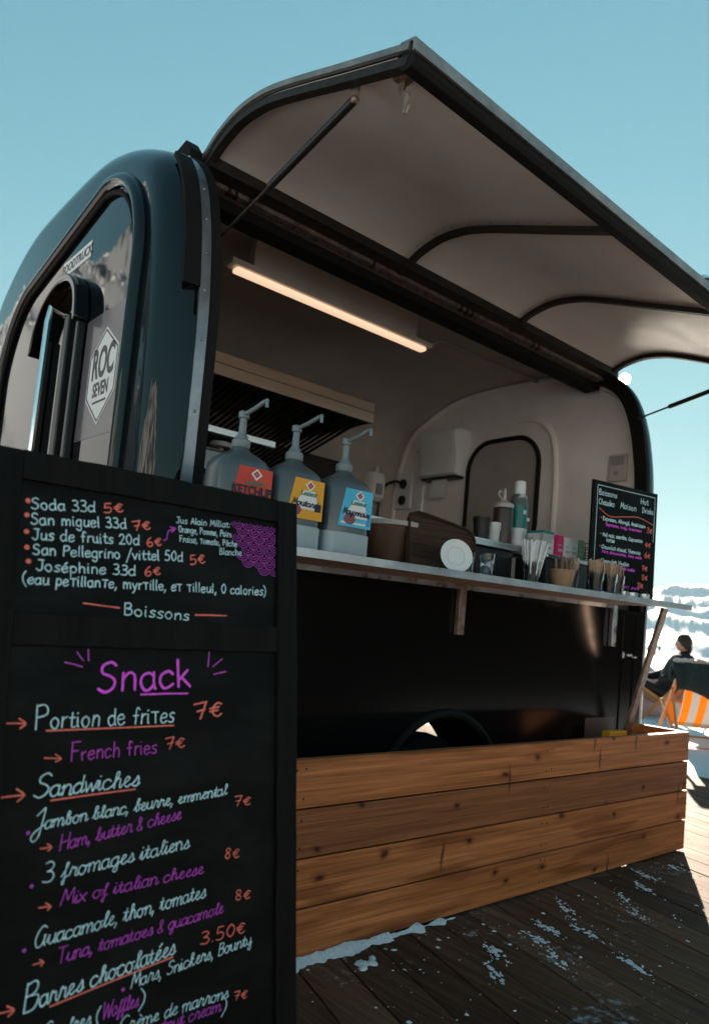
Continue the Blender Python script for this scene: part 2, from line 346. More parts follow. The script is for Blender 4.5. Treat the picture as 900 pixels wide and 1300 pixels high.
_g('s', 7, '7 9,4 10,1 8,3 5.5,6 4,6 1,3 0,0 1'); _g('t', 6, '3 15,3 2,5 0,7 1', '0 10,6 10')
_g('u', 9, '1 10,1 3,3 0,6 1,8 4', '8 10,8 2,9 0'); _g('v', 8, '0 10,4 0', '4 0,8 10'); _g('w', 12, '0 10,3 0', '3 0,6 8', '6 8,9 0', '9 0,12 10')
_g('x', 8, '0 10,8 0', '8 10,0 0'); _g('y', 8, '0 10,4 1', '8 10,3 -4,0 -7'); _g('z', 8, '0 10,8 10', '8 10,0 0', '0 0,8 0')
_g('S', 10, '9 15,6 17,2 15,2 11,6 9,9 6,8 2,4 0,0 2'); _g('J', 9, '2 17,9 17', '7 17,7 4,4 0,0 3'); _g('P', 10, '1 17,1 0', '1 16,6 17,9 14,8 10,1 8')
_g('T', 9, '0 12,9 12', '5 12,5 0'); _g('B', 10, '1 17,1 0', '1 16,6 17,8 14,6 10,1 9', '4 9,9 8,9 3,6 0,1 0'); _g('A', 10, '0 0,5 17', '5 17,10 0', '2 6,8 6')
_g('M', 12, '0 0,2 17', '2 17,6 5', '6 5,10 17', '10 17,12 0'); _g('O', 11, '5 17,1 14,0 8,3 1,7 0,10 5,10 12,7 16,5 17'); _g('F', 9, '1 17,1 0', '0 17,9 17', '1 9,7 9')
_g('H', 11, '1 17,1 0', '10 17,10 0', '1 8,10 9'); _g('G', 11, '9 15,6 17,2 14,0 7,3 0,7 1,10 5,10 8', '6 8,11 8'); _g('W', 15, '0 17,3 0', '3 0,7 14', '7 14,11 0', '11 0,15 17')
_g('N', 10, '1 0,1 17', '1 17,9 0', '9 0,9 17'); _g('C', 10, '9 15,6 17,2 14,0 8,2 2,6 0,9 2'); _g('D', 11, '1 17,1 0', '0 17,6 16,10 11,9 4,5 0,0 0'); _g('E', 9, '1 17,1 0', '1 17,9 17', '1 9,7 9', '1 0,9 0')
_g('K', 9, '1 17,1 0', '9 17,1 7', '3 9,9 0'); _g('V', 10, '0 17,5 0', '5 0,10 17'); _g('L', 8, '1 17,1 0', '1 0,8 0'); _g('Y', 9, '0 17,4 8', '9 17,4 8', '4 8,4 0')
_g('0', 9, '4 17,1 13,0 7,3 1,6 1,8 6,8 12,5 17,4 17'); _g('1', 5, '0 12,4 17', '4 17,4 0'); _g('2', 9, '0 13,3 17,7 15,7 11,3 4,0 0', '0 0,9 0'); _g('3', 9, '1 16,5 17,8 14,6 10,3 9', '3 9,7 8,9 4,6 0,0 1')
_g('5', 9, '8 17,2 17', '2 17,1 9', '1 9,5 10,8 7,7 2,4 0,0 1'); _g('6', 9, '7 17,3 13,0 6,2 0,6 0,8 4,6 8,1 6'); _g('7', 9, '0 16,9 17', '9 17,4 0', '2 8,8 9'); _g('8', 9, '7 15,4 17,1 14,3 10,7 6,7 2,4 0,1 3,2 7,6 11,7 15')
_g('4', 9, '6 17,0 6', '0 6,9 6', '6 11,6 0')
_g('€', 10, '9 12,6 14,3 11,2 7,3 2,6 0,9 2', '0 9,7 9.5', '0 6,6 6'); _g(',', 3, '2 1,0 -4'); _g('.', 3, '1 0,1.4 .4'); _g(':', 3, '1 9,1.4 9.4', '1 2,1.4 2.4')
_g('/', 8, '8 18,0 -6'); _g('(', 5, '5 19,1 12,1 4,5 -4'); _g(')', 5, '0 19,4 12,4 4,0 -4'); _g("'", 3, '2 17,1 13'); _g('+', 8, '0 8,8 8', '4 12,4 4')
_g('&', 9, '8 3,5 0,2 0,0 3,3 7,6 12,5 16,3 16,2 13,4 8,8 0')
for ch, b in (('é', 'e'), ('ê', 'e'), ('è', 'e')):
    w_, s_ = G[b]; acc = {'é': [[(4, 13), (7, 16)]], 'è': [[(3, 16), (6, 13)]], 'ê': [[(2, 13), (4, 16)], [(4, 16), (6, 13)]]}[ch]
    G[ch] = (w_, s_+acc)
GC = dict(G)
def _c(ch, w, *strokes): _k = G.get(ch); _g(ch, w, *strokes); GC[ch] = G[ch]; G[ch] = _k
_c('l', 6, '0 1,4 9,6 15,4.5 17,3 14,3 4,4.5 0,7 2.5'); _c('b', 9, '0 2,4 10,6 15,4.5 17,3 14,3 2,5.5 0,8 3,6 8,9 8'); _c('h', 10, '0 2,4 10,6 15,4.5 17,3 14,2.5 0', '2.5 5,5.5 10,8 8,8 2,9 0,11 2.5')
_c('f', 7, '0 2,4 10,6.5 16,5 17,4 13,3.5 -4,2.2 -7,1.2 -4,4 0,7 2'); _c('e', 8, '0 3,5 6,6.5 9,4 10,2 7,2 2,5 0,8.5 2.5'); _c('r', 8, '0 2,2 10.5,3.2 11,4 9,6.5 9.5,6.5 2,8 0,9.5 2')
_c('s', 7, '0 2,4 8,5 10.5,6.5 6,6 1,3 0,1 1.5', '5.5 .5,8.5 2.5'); _c('k', 9, '0 2,4 10,6 15,4.5 17,3 14,2.5 0', '7 9,4 8.5,2.5 5', '4 5.5,7 0,9.5 2')
_c('g', 9, '8 8,5 10,1 8,0 4,2 0,5 0,8 4', '8 10,8 -4,6 -7,3.5 -5,8 1,10.5 3'); _c('y', 9, '0 9,1 3,4 1,8 5', '8 10,8 -4,6 -7,3.5 -5,8 1,10.5 3')
for ch in 'acdimnotuw':
    w_, s_ = G[ch]; s2 = [list(x) for x in s_]
    k = {'i': 0, 't': 0}.get(ch, len(s2)-1)
    if ch == 'o': s2.append([(4, 10), (7, 8.5), (10.5, 9)])
    elif ch == 'w': s2.append([(12, 10), (14, 8)])
    elif ch == 'c': s2[0] = s2[0][:-1]+[(6, 0), (9.5, 2.5)]
    elif ch == 't': s2[0] = [(0, 2), (3, 10), (3.2, 15), (3.2, 2), (5, 0), (8, 2.5)]
    elif ch == 'i': s2[0] = [(-1, 2), (1, 10), (1, 2), (2.2, 0), (4.5, 2.5)]
    else: s2[k] = s2[k][:-1]+[(s2[k][-1][0]-.3, .6), (w_+.6, 0), (w_+2.6, 2.5)]
    if ch in 'mnu': s2[0] = [(-1, 2.5)]+s2[0] if ch == 'u' else [(-1, 7), (1, 10)]+s2[0][1:]
    GC[ch] = (w_+.3, s2)
for ch, b in (('é', 'e'), ('è', 'e'), ('ê', 'e')): GC[ch] = (GC[b][0], GC[b][1]+G[ch][1][1:])
GC['J'] = (9, [[(1, 12), (5, 16), (7, 17), (7, 0), (6, -7), (3, -10), (0, -7), (2, -2), (9, 3)]])
GC['G'] = (10, [[(9, 15), (6, 17), (2, 13), (0, 6), (2, 0), (6, 1), (8, 6), (9, 9)], [(8, 9), (8, 3), (9, 0)]])
GC['T'] = (9, [[(0, 17), (10, 17)], [(5, 17), (4, 0)]]);  G['t'] = G['t']

def write(mb, body, u0, v0, u1, v1, xh, ink, style, first, weight, f, stroke=.0026, slant=None):
    """write a line by hand from (u0, v0) to (u1, v1); f maps (u, v) to the board"""
    gl = GC if style == 'C' else G; slant = (.20 if style == 'C' else .03) if slant is None else slant
    gap = 1.6 if style == 'C' else 2.6; pen = 0.; items = []
    for i, ch in enumerate(body):
        if ch == ' ': pen += 7 if style == 'C' else 8; continue
        w_, ss = gl.get(ch) or G.get(ch) or G['o']; k = first if i == 0 else 1.
        items.append((pen, k, ss)); pen += w_*k+(gap if not (ch == 'c' and body[i+1:i+2] == 'l' and body[i-1:i].isdigit()) else -.6)
    tot = max(pen-gap, 1.); d = Vector((u1-u0, v1-v0)); ln = d.length; e = d/ln; nrm = Vector((-e.y, e.x)); sx = ln/tot; sy = xh/10.*(.86 if style == 'P' and xh < .015 else .95)
    for x0, k, ss in items:
        jy = random.uniform(-.35, .35); jr = random.uniform(-.07, .07); js = random.uniform(.95, 1.05)
        for st in ss:
            P = []
            for (x, y) in st:
                y2 = y*k*js; X = (x0+x*k)*sx + y2*sy*(slant+jr)+random.uniform(-.2, .2)*sx; Y = (y2+jy+random.uniform(-.15, .15))*sy
                P.append(Vector((u0, v0))+e*X+nrm*Y)
            ribbon(mb, cr(P, 4) if len(P) > 2 else P, stroke*weight, 0, f, .12)
# ------------------------------------------------------------------ hand-lettering of the big board: text, from (u, v) to (u, v), x-height, ink, style, first-letter scale, weight
TEXTS = [
 ('Soda 33cl', -0.5353, -0.0958, -0.4299, -0.0843, 0.0127, 'w', 'P', 1, 1),
 ('5€', -0.4145, -0.084, -0.3789, -0.0762, 0.0114, 'r', 'P', 1, 1.1),
 ('San miguel 33cl', -0.535, -0.1218, -0.3725, -0.1059, 0.0126, 'w', 'P', 1, 1),
 ('7€', -0.3598, -0.1085, -0.3261, -0.1007, 0.0117, 'r', 'P', 1, 1.1),
 ('Jus de fruits 20cl', -0.5316, -0.1473, -0.3469, -0.1331, 0.0126, 'w', 'P', 1, 1),
 ('6€', -0.3318, -0.1334, -0.3041, -0.1284, 0.011, 'r', 'P', 1, 1.1),
 ('San Pellegrino /vittel 50cl', -0.5289, -0.172, -0.2601, -0.1541, 0.0124, 'w', 'P', 1, 1),
 ('5€', -0.2444, -0.1585, -0.2126, -0.1512, 0.0122, 'r', 'P', 1, 1.1),
 ('Joséphine 33cl', -0.5225, -0.1983, -0.3521, -0.1903, 0.0124, 'w', 'P', 1, 1),
 ('6€', -0.3343, -0.1892, -0.3041, -0.1834, 0.0108, 'r', 'P', 1, 1.1),
 ('(eau peTillanTe, myrTille, eT Tilleul, 0 calories)', -0.5423, -0.2216, -0.0728, -0.2042, 0.0122, 'w', 'P', 1, 1),
 ('Boissons', -0.3715, -0.2619, -0.2451, -0.2655, 0.0139, 'w', 'P', 1, 1),
 ('Jus Alain Milliat:', -0.2765, -0.0814, -0.1588, -0.0737, 0.0084, 'w', 'P', 1, 0.7),
 ('Orange, Pomme, Poire', -0.2704, -0.0982, -0.1561, -0.0928, 0.0084, 'w', 'P', 1, 0.7),
 ('Fraise, Tomate, Pêche', -0.2681, -0.1167, -0.1428, -0.1111, 0.0084, 'w', 'P', 1, 0.7),
 ('Blanche', -0.182, -0.1312, -0.1322, -0.1278, 0.0087, 'w', 'P', 1, 0.7),
 ('Snack', -0.4116, -0.3979, -0.2397, -0.3871, 0.0317, 'm', 'P', 1, 2.2),
 ('Portion de friTes', -0.5102, -0.4536, -0.2707, -0.4518, 0.0173, 'w', 'P', 1.45, 1.1),
 ('7€', -0.2276, -0.4492, -0.1686, -0.4425, 0.0186, 'r', 'P', 1, 1.7),
 ('French fries', -0.4513, -0.5078, -0.3019, -0.504, 0.0151, 'p', 'P', 1.25, 0.9),
 ('7€', -0.284, -0.4997, -0.2457, -0.4972, 0.0138, 'r', 'P', 1, 1),
 ('Sandwiches', -0.5054, -0.5609, -0.334, -0.5569, 0.0168, 'w', 'C', 1.35, 1.2),
 ('Jambon blanc, beurre, emmental', -0.5037, -0.609, -0.1581, -0.5901, 0.0119, 'w', 'C', 1.5, 1),
 ('7€', -0.1411, -0.6134, -0.1037, -0.6147, 0.0122, 'r', 'P', 1, 0.9),
 ('Ham, butter & cheese', -0.4618, -0.6458, -0.2506, -0.6227, 0.0127, 'p', 'C', 1.2, 0.9),
 ('3 fromages italiens', -0.4846, -0.6902, -0.2341, -0.6749, 0.0141, 'w', 'C', 1.25, 1),
 ('8€', -0.1603, -0.7047, -0.1282, -0.7076, 0.0119, 'r', 'P', 1, 0.9),
 ('Mix of italian cheese', -0.4554, -0.7295, -0.2045, -0.7234, 0.0124, 'p', 'C', 1.2, 0.9),
 ('Guacamole, thon, tomates', -0.4908, -0.7831, -0.1999, -0.7646, 0.0137, 'w', 'C', 1.35, 1),
 ('8€', -0.1364, -0.7829, -0.1028, -0.7844, 0.0118, 'r', 'P', 1, 0.9),
 ('Tuna, tomatoes & guacamole', -0.4555, -0.8141, -0.1613, -0.7991, 0.0121, 'p', 'C', 1.2, 0.9),
 ('Barres chocolatées', -0.503, -0.8721, -0.2564, -0.8464, 0.0155, 'w', 'C', 1.6, 1.2),
 ('3.50€', -0.2057, -0.8434, -0.1135, -0.8433, 0.0145, 'r', 'P', 1, 1),
 ('Mars, Snickers, Bounty', -0.3337, -0.8814, -0.1006, -0.8661, 0.0121, 'w', 'C', 1.1, 0.9),
 ('Gaufres (', -0.473, -0.9179, -0.3852, -0.9172, 0.0122, 'w', 'C', 1.2, 1),
 ('Waffles', -0.3802, -0.9158, -0.3209, -0.9125, 0.013, 'p', 'C', 1.2, 0.9),
 (')', -0.3181, -0.9139, -0.3085, -0.9142, 0.0158, 'w', 'P', 1, 1),
 ('Crème de marrons', -0.3518, -0.9433, -0.1491, -0.9453, 0.0119, 'w', 'C', 1.2, 0.9),
 ('7€', -0.1365, -0.9534, -0.108, -0.9565, 0.01, 'r', 'P', 1, 0.9),
 ('(chestnut cream', -0.331, -0.9636, -0.164, -0.9634, 0.0119, 'p', 'C', 1, 0.9),
 (')', -0.1607, -0.9682, -0.151, -0.9684, 0.0157, 'w', 'P', 1, 0.9),
]
STROKES = [
 ('r', 1.1, [(-0.443, -0.2467), (-0.4125, -0.2486), (-0.3802, -0.2506)]),
 ('r', 1.1, [(-0.2322, -0.2543), (-0.1645, -0.2519)]),
 ('p', 0.8, [(-0.3009, -0.1185), (-0.2951, -0.1152), (-0.2938, -0.1068), (-0.2909, -0.0988), (-0.2798, -0.0934)]),
 ('p', 0.8, [(-0.2887, -0.0909), (-0.2782, -0.0924), (-0.2852, -0.101)]),
 ('m', 1.3, [(-0.3344, -0.4016), (-0.2443, -0.4009)]),
 ('p', 1, [(-0.4681, -0.3473), (-0.4396, -0.3542)]),
 ('p', 1, [(-0.4494, -0.3299), (-0.4384, -0.3439)]),
 ('p', 1, [(-0.4313, -0.3248), (-0.4293, -0.3438)]),
 ('p', 1, [(-0.2006, -0.3235), (-0.2028, -0.3515)]),
 ('p', 1, [(-0.1723, -0.3361), (-0.1927, -0.3514)]),
 ('p', 1, [(-0.1642, -0.3603), (-0.1902, -0.3656)]),
 ('r', 1.1, [(-0.4917, -0.4569), (-0.27, -0.4579)]),
 ('r', 1.1, [(-0.5561, -0.4431), (-0.5241, -0.4444)]),
 ('r', 1.1, [(-0.534, -0.4361), (-0.5241, -0.4444), (-0.5319, -0.4514)]),
 ('r', 0.9, [(-0.4923, -0.4995), (-0.4664, -0.5022)]),
 ('r', 0.9, [(-0.4755, -0.4949), (-0.4664, -0.5022), (-0.4748, -0.5067)]),
 ('r', 1.1, [(-0.4789, -0.5663), (-0.411, -0.564), (-0.3389, -0.5627)]),
 ('r', 1.1, [(-0.5538, -0.554), (-0.5195, -0.5537)]),
 ('r', 1.1, [(-0.5308, -0.5435), (-0.5195, -0.5537), (-0.5285, -0.5625)]),
 ('r', 0.9, [(-0.4903, -0.6379), (-0.4736, -0.638)]),
 ('r', 0.9, [(-0.48, -0.6324), (-0.4736, -0.638), (-0.4782, -0.6427)]),
 ('r', 0.9, [(-0.4876, -0.7257), (-0.4699, -0.7266)]),
 ('r', 0.9, [(-0.4773, -0.7205), (-0.4699, -0.7266), (-0.4744, -0.7315)]),
 ('r', 0.9, [(-0.4909, -0.8066), (-0.476, -0.8063)]),
 ('r', 0.9, [(-0.482, -0.8015), (-0.476, -0.8063), (-0.4798, -0.811)]),
 ('r', 1.1, [(-0.4625, -0.873), (-0.3684, -0.8622), (-0.2592, -0.8508)]),
 ('r', 1.1, [(-0.5382, -0.8621), (-0.5151, -0.8633)]),
 ('r', 1.1, [(-0.5247, -0.8552), (-0.5151, -0.8633), (-0.5227, -0.8697)]),
]
DOTS = [('r', -0.5422, -0.0835), ('r', -0.5426, -0.1076), ('r', -0.5415, -0.1354), ('r', -0.5393, -0.1614), ('r', -0.5356, -0.1842), ('p', -0.5106, -0.6114), ('p', -0.5008, -0.6913), ('p', -0.506, -0.7824), ('p', -0.3472, -0.8793)]
SCALLOP = [(-0.1554, -0.0553), (-0.0482, -0.0484), (-0.051, -0.1577), (-0.0789, -0.1613), (-0.1021, -0.1448), (-0.1191, -0.1401), (-0.1332, -0.1222), (-0.1418, -0.1022), (-0.1478, -0.077)]
# ================================================================== ground, far mountains, deck
def smooth(a, b, x):
    t = max(0., min(1., (x-a)/(b-a))); return t*t*(3-2*t)
def terrain(r, az):
    x, y = math.sin(az)*r, math.cos(az)*r; d = math.degrees(az)
    if d > 180: d -= 360
    z = -.045 + (.05*mnoise.noise(Vector((x*.5, y*.5, 0)))+.03*mnoise.noise(Vector((x*1.7, y*1.7, 3))))*smooth(6.3, 9, r)
    z += 1.2*smooth(22, 60, r)*mnoise.noise(Vector((x*.02, y*.02, 7)))*.35
    z -= 160*smooth(45, 1700, r)
    # ridges round the valley: how high (degrees) and how far the crest stands in every direction
    el = 2.7*math.exp(-((d-60)/55)**2) + 28*math.exp(-((d+24)/22)**2) + 15*math.exp(-((d+88)/34)**2) + 7*math.exp(-((d-160)/60)**2) + 7*math.exp(-((d+160)/40)**2) + 1.2
    rp = 6400 if -0 < d < 140 else 2600
    if -25 < d <= 0: rp = 2600+3800*smooth(-25, 0, d)
    if 140 <= d: rp = 6400-3800*smooth(140, 175, d)
    crest = math.tan(math.radians(el))*rp
    t = smooth(1500*rp/6400+300, rp, r)
    if t > 0:
        n = mnoise.ridged_multi_fractal(Vector((x/rp*5.5, y/rp*5.5, 1.3)), .85, 2.15, 10, 1.0, 2.0)
        z += t*(crest+160)*(.66+.21*n)
        z -= smooth(rp, rp*1.4, r)*crest*.9
    return z
AZ = sorted([2*PI*k/440 for k in range(440)]+[math.radians(50+17*k/230) for k in range(230)]+[math.radians(318+44*k/200) % (2*PI) for k in range(200)])
AZ = [q for i_, q in enumerate(AZ) if i_ == 0 or q-AZ[i_-1] > 1e-4]
NA, radii = len(AZ), [0.0]
r_ = 2.0
while r_ < 9800:
    radii.append(r_); r_ *= 1.075 if r_ < 1400 else 1.018
mb = MB(); prev = None; c0 = mb.v((0, 0, -.05))
for r_ in radii[1:]:
    ring = [mb.v((math.sin(q)*r_, math.cos(q)*r_, terrain(r_, q))) for q in AZ]
    for k in range(NA):
        if prev is None: mb.face([c0, ring[k], ring[(k+1) % NA]])
        else: mb.face([prev[k], ring[k], ring[(k+1) % NA], prev[(k+1) % NA]])
    prev = ring
mt = bpy.data.materials.new('alpine_snow'); mt.use_nodes = True; t = mt.node_tree; b = t.nodes['Principled BSDF']; N = t.nodes.new; L = t.links.new
geo = N('ShaderNodeNewGeometry'); sp = N('ShaderNodeSeparateXYZ'); L(geo.outputs['Normal'], sp.inputs[0])
no = N('ShaderNodeTexNoise'); no.inputs['Scale'].default_value = .004; no.inputs['Detail'].default_value = 12; no.inputs['Roughness'].default_value = .66; L(geo.outputs['Position'], no.inputs['Vector'])
a1 = N('ShaderNodeMath'); a1.operation = 'MULTIPLY_ADD'; a1.inputs[1].default_value = .55; L(no.outputs['Fac'], a1.inputs[0]); L(sp.outputs[2], a1.inputs[2])
r1 = N('ShaderNodeValToRGB'); r1.color_ramp.elements[0].position = .99; r1.color_ramp.elements[1].position = 1.12
r1.color_ramp.elements[0].color = (.15, .175, .21, 1); r1.color_ramp.elements[1].color = (.78, .79, .82, 1)
L(a1.outputs[0], r1.inputs[0]); L(r1.outputs[0], b.inputs['Base Color']); b.inputs['Roughness'].default_value = .65
n2 = N('ShaderNodeTexNoise'); n2.inputs['Scale'].default_value = 9; n2.inputs['Detail'].default_value = 6; L(geo.outputs['Position'], n2.inputs['Vector'])
bp = N('ShaderNodeBump'); bp.inputs['Strength'].default_value = .6; bp.inputs['Distance'].default_value = .03; L(n2.outputs['Fac'], bp.inputs['Height']); L(bp.outputs[0], b.inputs['Normal'])
struct(mb.build('snow_terrain', mt, angle=180))

# deck: boards a little askew to the trailer
DK = math.radians(13.5); mb = MB(); dirn = Vector((math.sin(DK), math.cos(DK), 0)); acr = Vector((math.cos(DK), -math.sin(DK), 0))
for i in range(-26, 44):
    if (i*.146) > 5.1: continue
    s0 = i*.146; cuts = sorted([-4.9, 6.0]+[random.uniform(-4, 5) for _ in range(3)])
    for a_, b_ in zip(cuts, cuts[1:]):
        if b_-a_ < .1: continue
        o_ = acr*s0; h = .139*.5; z1 = random.uniform(-.0015, .0015)
        P = [o_-acr*h+dirn*(a_+.0015), o_+acr*h+dirn*(a_+.0015), o_+acr*h+dirn*(b_-.0015), o_-acr*h+dirn*(b_-.0015)]
        mb.prism([(p.x, p.y, -.03) for p in P], (0, 0, .03+z1))
deck = struct(mb.build('timber_deck', DECKW, smooth=False))

# snow left lying on the boards
def lump(mb, x, y, r, h, n=9, ang=0., st=1.):
    rad = [r*random.uniform(.62, 1.15) for _ in range(n)]; R = []
    for s_, hh in ((1, 0), (.86, .5), (.58, .88), (.25, 1)):
        ring = []
        for k in range(n):
            a = 2*PI*k/n; q = rad[k]*s_; px, py = math.cos(a)*q*st, math.sin(a)*q
            ring.append(mb.v((x+px*math.cos(ang)-py*math.sin(ang), y+px*math.sin(ang)+py*math.cos(ang), .0005+h*hh*random.uniform(.8, 1.1))))
        R.append(ring)
    for A_, B_ in zip(R, R[1:]):
        for k in range(n): mb.face([A_[k], A_[(k+1) % n], B_[(k+1) % n], B_[k]])
    mb.face(R[-1])
mb = MB()
# swept snow along the foot of the planks, thinning out to nothing
rows = []
for k in range(230):
    x = .06+k*.0046; q = mnoise.noise(Vector((x*9, 0, 2)))+.5*mnoise.noise(Vector((x*40, 1, 2))); f_ = smooth(1.14, 1.02, x) if x > 1.02 else 1.
    if x > .80: f_ *= max(.02, min(1, .5+1.6*mnoise.noise(Vector((x*17, 4, 1)))))
    w_ = max(.008, (.034+.026*q))*f_; hgt = max(.004, (.018+.012*q))*f_
    rows.append([mb.v((x, -.3975-w_*s_, max(.0006, hgt*c_+.0012*mnoise.noise(Vector((x*70, s_*9, 0)))))) for s_, c_ in ((0, 1.0), (.2, .95), (.45, .72), (.7, .42), (.9, .15), (1.05, 0))])
for A_, B_ in zip(rows, rows[1:]):
    for k in range(5): mb.face([A_[k], B_[k], B_[k+1], A_[k+1]])
for (x, y, r) in ((.60, -.50, .026), (.628, -.515, .020), (.585, -.525, .014), (.65, -.492, .011)): lump(mb, x, y, r, .010, 14)
for _ in range(1700):
    x = random.uniform(.3, 3.2); y = random.uniform(-1.9, -.43)
    dens = .5+.5*mnoise.noise(Vector((x*2.6, y*2.6, 9)))
    if random.random() > dens**2.2*1.3: continue
    r = random.choice([.0015, .002, .002, .003, .003, .004, .006]); lump(mb, x, y, r*random.uniform(.7, 1.3), r*.5, 7, random.uniform(0, 6), random.uniform(1, 1.8))
for (x, y) in ((1.02, -.66), (1.22, -.66), (1.33, -.62), (1.15, -.80), (1.55, -.55), (1.42, -.72), (1.85, -.62), (2.05, -.58), (1.75, -.72), (1.33, -.96), (.9, -.76), (2.2, -.5), (2.45, -.52)):
    an = PI/2-DK+random.uniform(-.4, .4)
    for _ in range(26):
        a = random.gauss(0, .050); c_ = random.gauss(0, .016); q = math.hypot(a/.05, c_/.016)
        lump(mb, x+math.cos(an)*a-math.sin(an)*c_, y+math.sin(an)*a+math.cos(an)*c_, random.uniform(.003, .011)*max(.3, 1.2-q*.4), random.uniform(.001, .003), 9, an, random.uniform(1.1, 2.2))
o = struct(mb.build('scattered_snow', SNOW, angle=180), 'stuff')
o['label'] = 'trodden snow crumbs scattered over the dark boards'

# snow banked over the far side of the deck
mb = MB(); nx, ny = 60, 60; V = {}
for i in range(nx+1):
    for j in range(ny+1):
        x = 3.4+i*.11; y = -3.6+j*.13; d = (x-4.9)+(.55*mnoise.noise(Vector((x*.8, y*.8, 4)))+.25*mnoise.noise(Vector((x*2.4, y*2.4, 5))))*1.3+.15*(y-.4)
        V[i, j] = mb.v((x, y, -.02+.055*smooth(-.3, .7, d)+.012*mnoise.noise(Vector((x*4, y*4, 1)))*smooth(0, .6, d)))
for i in range(nx):
    for j in range(ny): mb.face([V[i, j], V[i+1, j], V[i+1, j+1], V[i, j+1]])
o = struct(mb.build('snow_bank', SNOW, angle=180), 'stuff'); o['label'] = 'sunlit snow drifted over the far edge of the deck'

# ================================================================== food trailer
TL, TW = 3.08, 2.35
HP = [(0, .35), (0, 1.18), (.0, 1.62), (.008, 1.92), (.03, 2.11), (.065, 2.28), (.125, 2.435), (.22, 2.55), (.36, 2.635), (.52, 2.705), (.70, 2.755), (.88, 2.775), (1.175, 2.78)]
IH = 8                                              # index of the hatch hinge in the profile
def dense(P, i0=2):
    return [Vector(p) for p in P]
PROF = [Vector(p) for p in HP] + [Vector((TW-p[0], p[1])) for p in HP[-2::-1]]
def normals2(P):
    out = []
    for i in range(len(P)):
        d = P[min(i+1, len(P)-1)]-P[max(i-1, 0)]; d.normalize(); out.append(Vector((-d.y, d.x)))
    return out                                         # left of travel = outward for PROF (front foot to roof to back foot)
def inset(P, k):
    N2 = normals2(P); return [p-n*k for p, n in zip(P, N2)]
fine = []                                              # smooth version of the section
cp = cr([tuple(p) for p in PROF[1:-1]], 4)
fine = [PROF[0]]+cp+[PROF[-1]]
FI1 = 1; FIH = 1+4*(IH-1)                              # indices of counter height and hinge in the smooth section
food_trailer = thing('food_trailer', 'black round-cornered food trailer with its serving hatch raised behind the plank box', 'food trailer', (0, 0, 0))
T = food_trailer
RF = .12
stat = [(RF*(1-math.sin(a)), RF*(1-math.cos(a))) for a in [PI/2*k/7 for k in range(7, -1, -1)]]
stat = stat + [(.155, 0), (TL-.155, 0)] + [(TL-x, k) for x, k in stat[::-1]]
mb = MB(); rings_ = []
for x, k in stat: rings_.append([mb.v((x, p.x, p.y)) for p in inset(fine, k)])
xo0, xo1 = .155, TL-.155
for i in range(len(stat)-1):
    for j in range(len(fine)-1):
        xa, xb = stat[i][0], stat[i+1][0]
        if xa >= .12-1e-6 and xb <= TL-.12+1e-6:
            if j == 0: continue                                    # flat lower side: its own panel
            if FI1 <= j < FIH and xa >= xo0-1e-6 and xb <= xo1+1e-6: continue   # serving opening
        mb.face([rings_[i][j], rings_[i+1][j], rings_[i+1][j+1], rings_[i][j+1]])
mb.face(rings_[0][::-1]); mb.face(rings_[-1])
shell = mb.build('body_shell', BLACK, T, angle=50)
# flat lower side with the wheel arch cut out of it
ax, az_, ar = 1.40, .29, .335
arc = [(ax+math.cos(a)*ar, az_+math.sin(a)*ar) for a in [math.radians(170-160*k/28) for k in range(29)]]
P = [(.12, .35), (arc[0][0], .35)]+arc+[(arc[-1][0], .35), (TL-.12, .35), (TL-.12, 1.18), (.12, 1.18)]
mb = MB(); mb.prism([(x, 0, z) for x, z in P], (0, .02, 0)); mb.build('side_panel', BLACK_SIDE, T, angle=40)
mb = MB(); R0 = [(ax+math.cos(a)*(ar+.02), -.004, az_+math.sin(a)*(ar+.02)) for a in [math.radians(174-168*k/30) for k in range(31)]]
mb.tube(R0, .018, 8); wa = mb.build('wheel_arch', RUBBER, T)
mb = MB(); mb.tube([(2.74, -.002, .36), (2.74, -.002, 1.15)], .004, 6); mb.tube([(2.86, -.002, .36), (2.86, -.002, 1.15)], .004, 6)
mb.build('corner_trim', BLACK, T)
# wheel and running gear
wh = MB(); wh.lathe([(.15, -.09), (.24, -.095), (.262, -.07), (.268, 0), (.262, .07), (.24, .095), (.15, .09)], (ax, .16, az_-.015), 32, M=Matrix.Rotation(PI/2, 4, 'X'))
tyre = wh.build('wheel', RUBBER, T)
wh = MB(); wh.lathe([(.155, -.06), (.15, -.02), (.05, -.03), (.02, -.05)], (ax, .16, az_-.015), 24, M=Matrix.Rotation(PI/2, 4, 'X')); wh.build('rim', ALU, tyre)
mb = MB(); mb.box(.2, TL-.2, .46, .52, .34, .42); mb.box(.2, TL-.2, TW-.52, TW-.46, .34, .42); mb.box(ax-.05, ax+.05, .26, TW-.26, .24, .32); mb.build('chassis', DARKMET, T)

wl = [(ax+math.cos(a)*(ar-.001), az_+math.sin(a)*(ar-.001)) for a in [math.radians(176-172*k/20) for k in range(21)]]
mb = MB(); mb.rings([[(x, .019, z), (x, .30, z), (x, .30, z+.01), (x, .019, z+.01)] for x, z in wl]); mb.build('wheel_well', RUBBER, T)
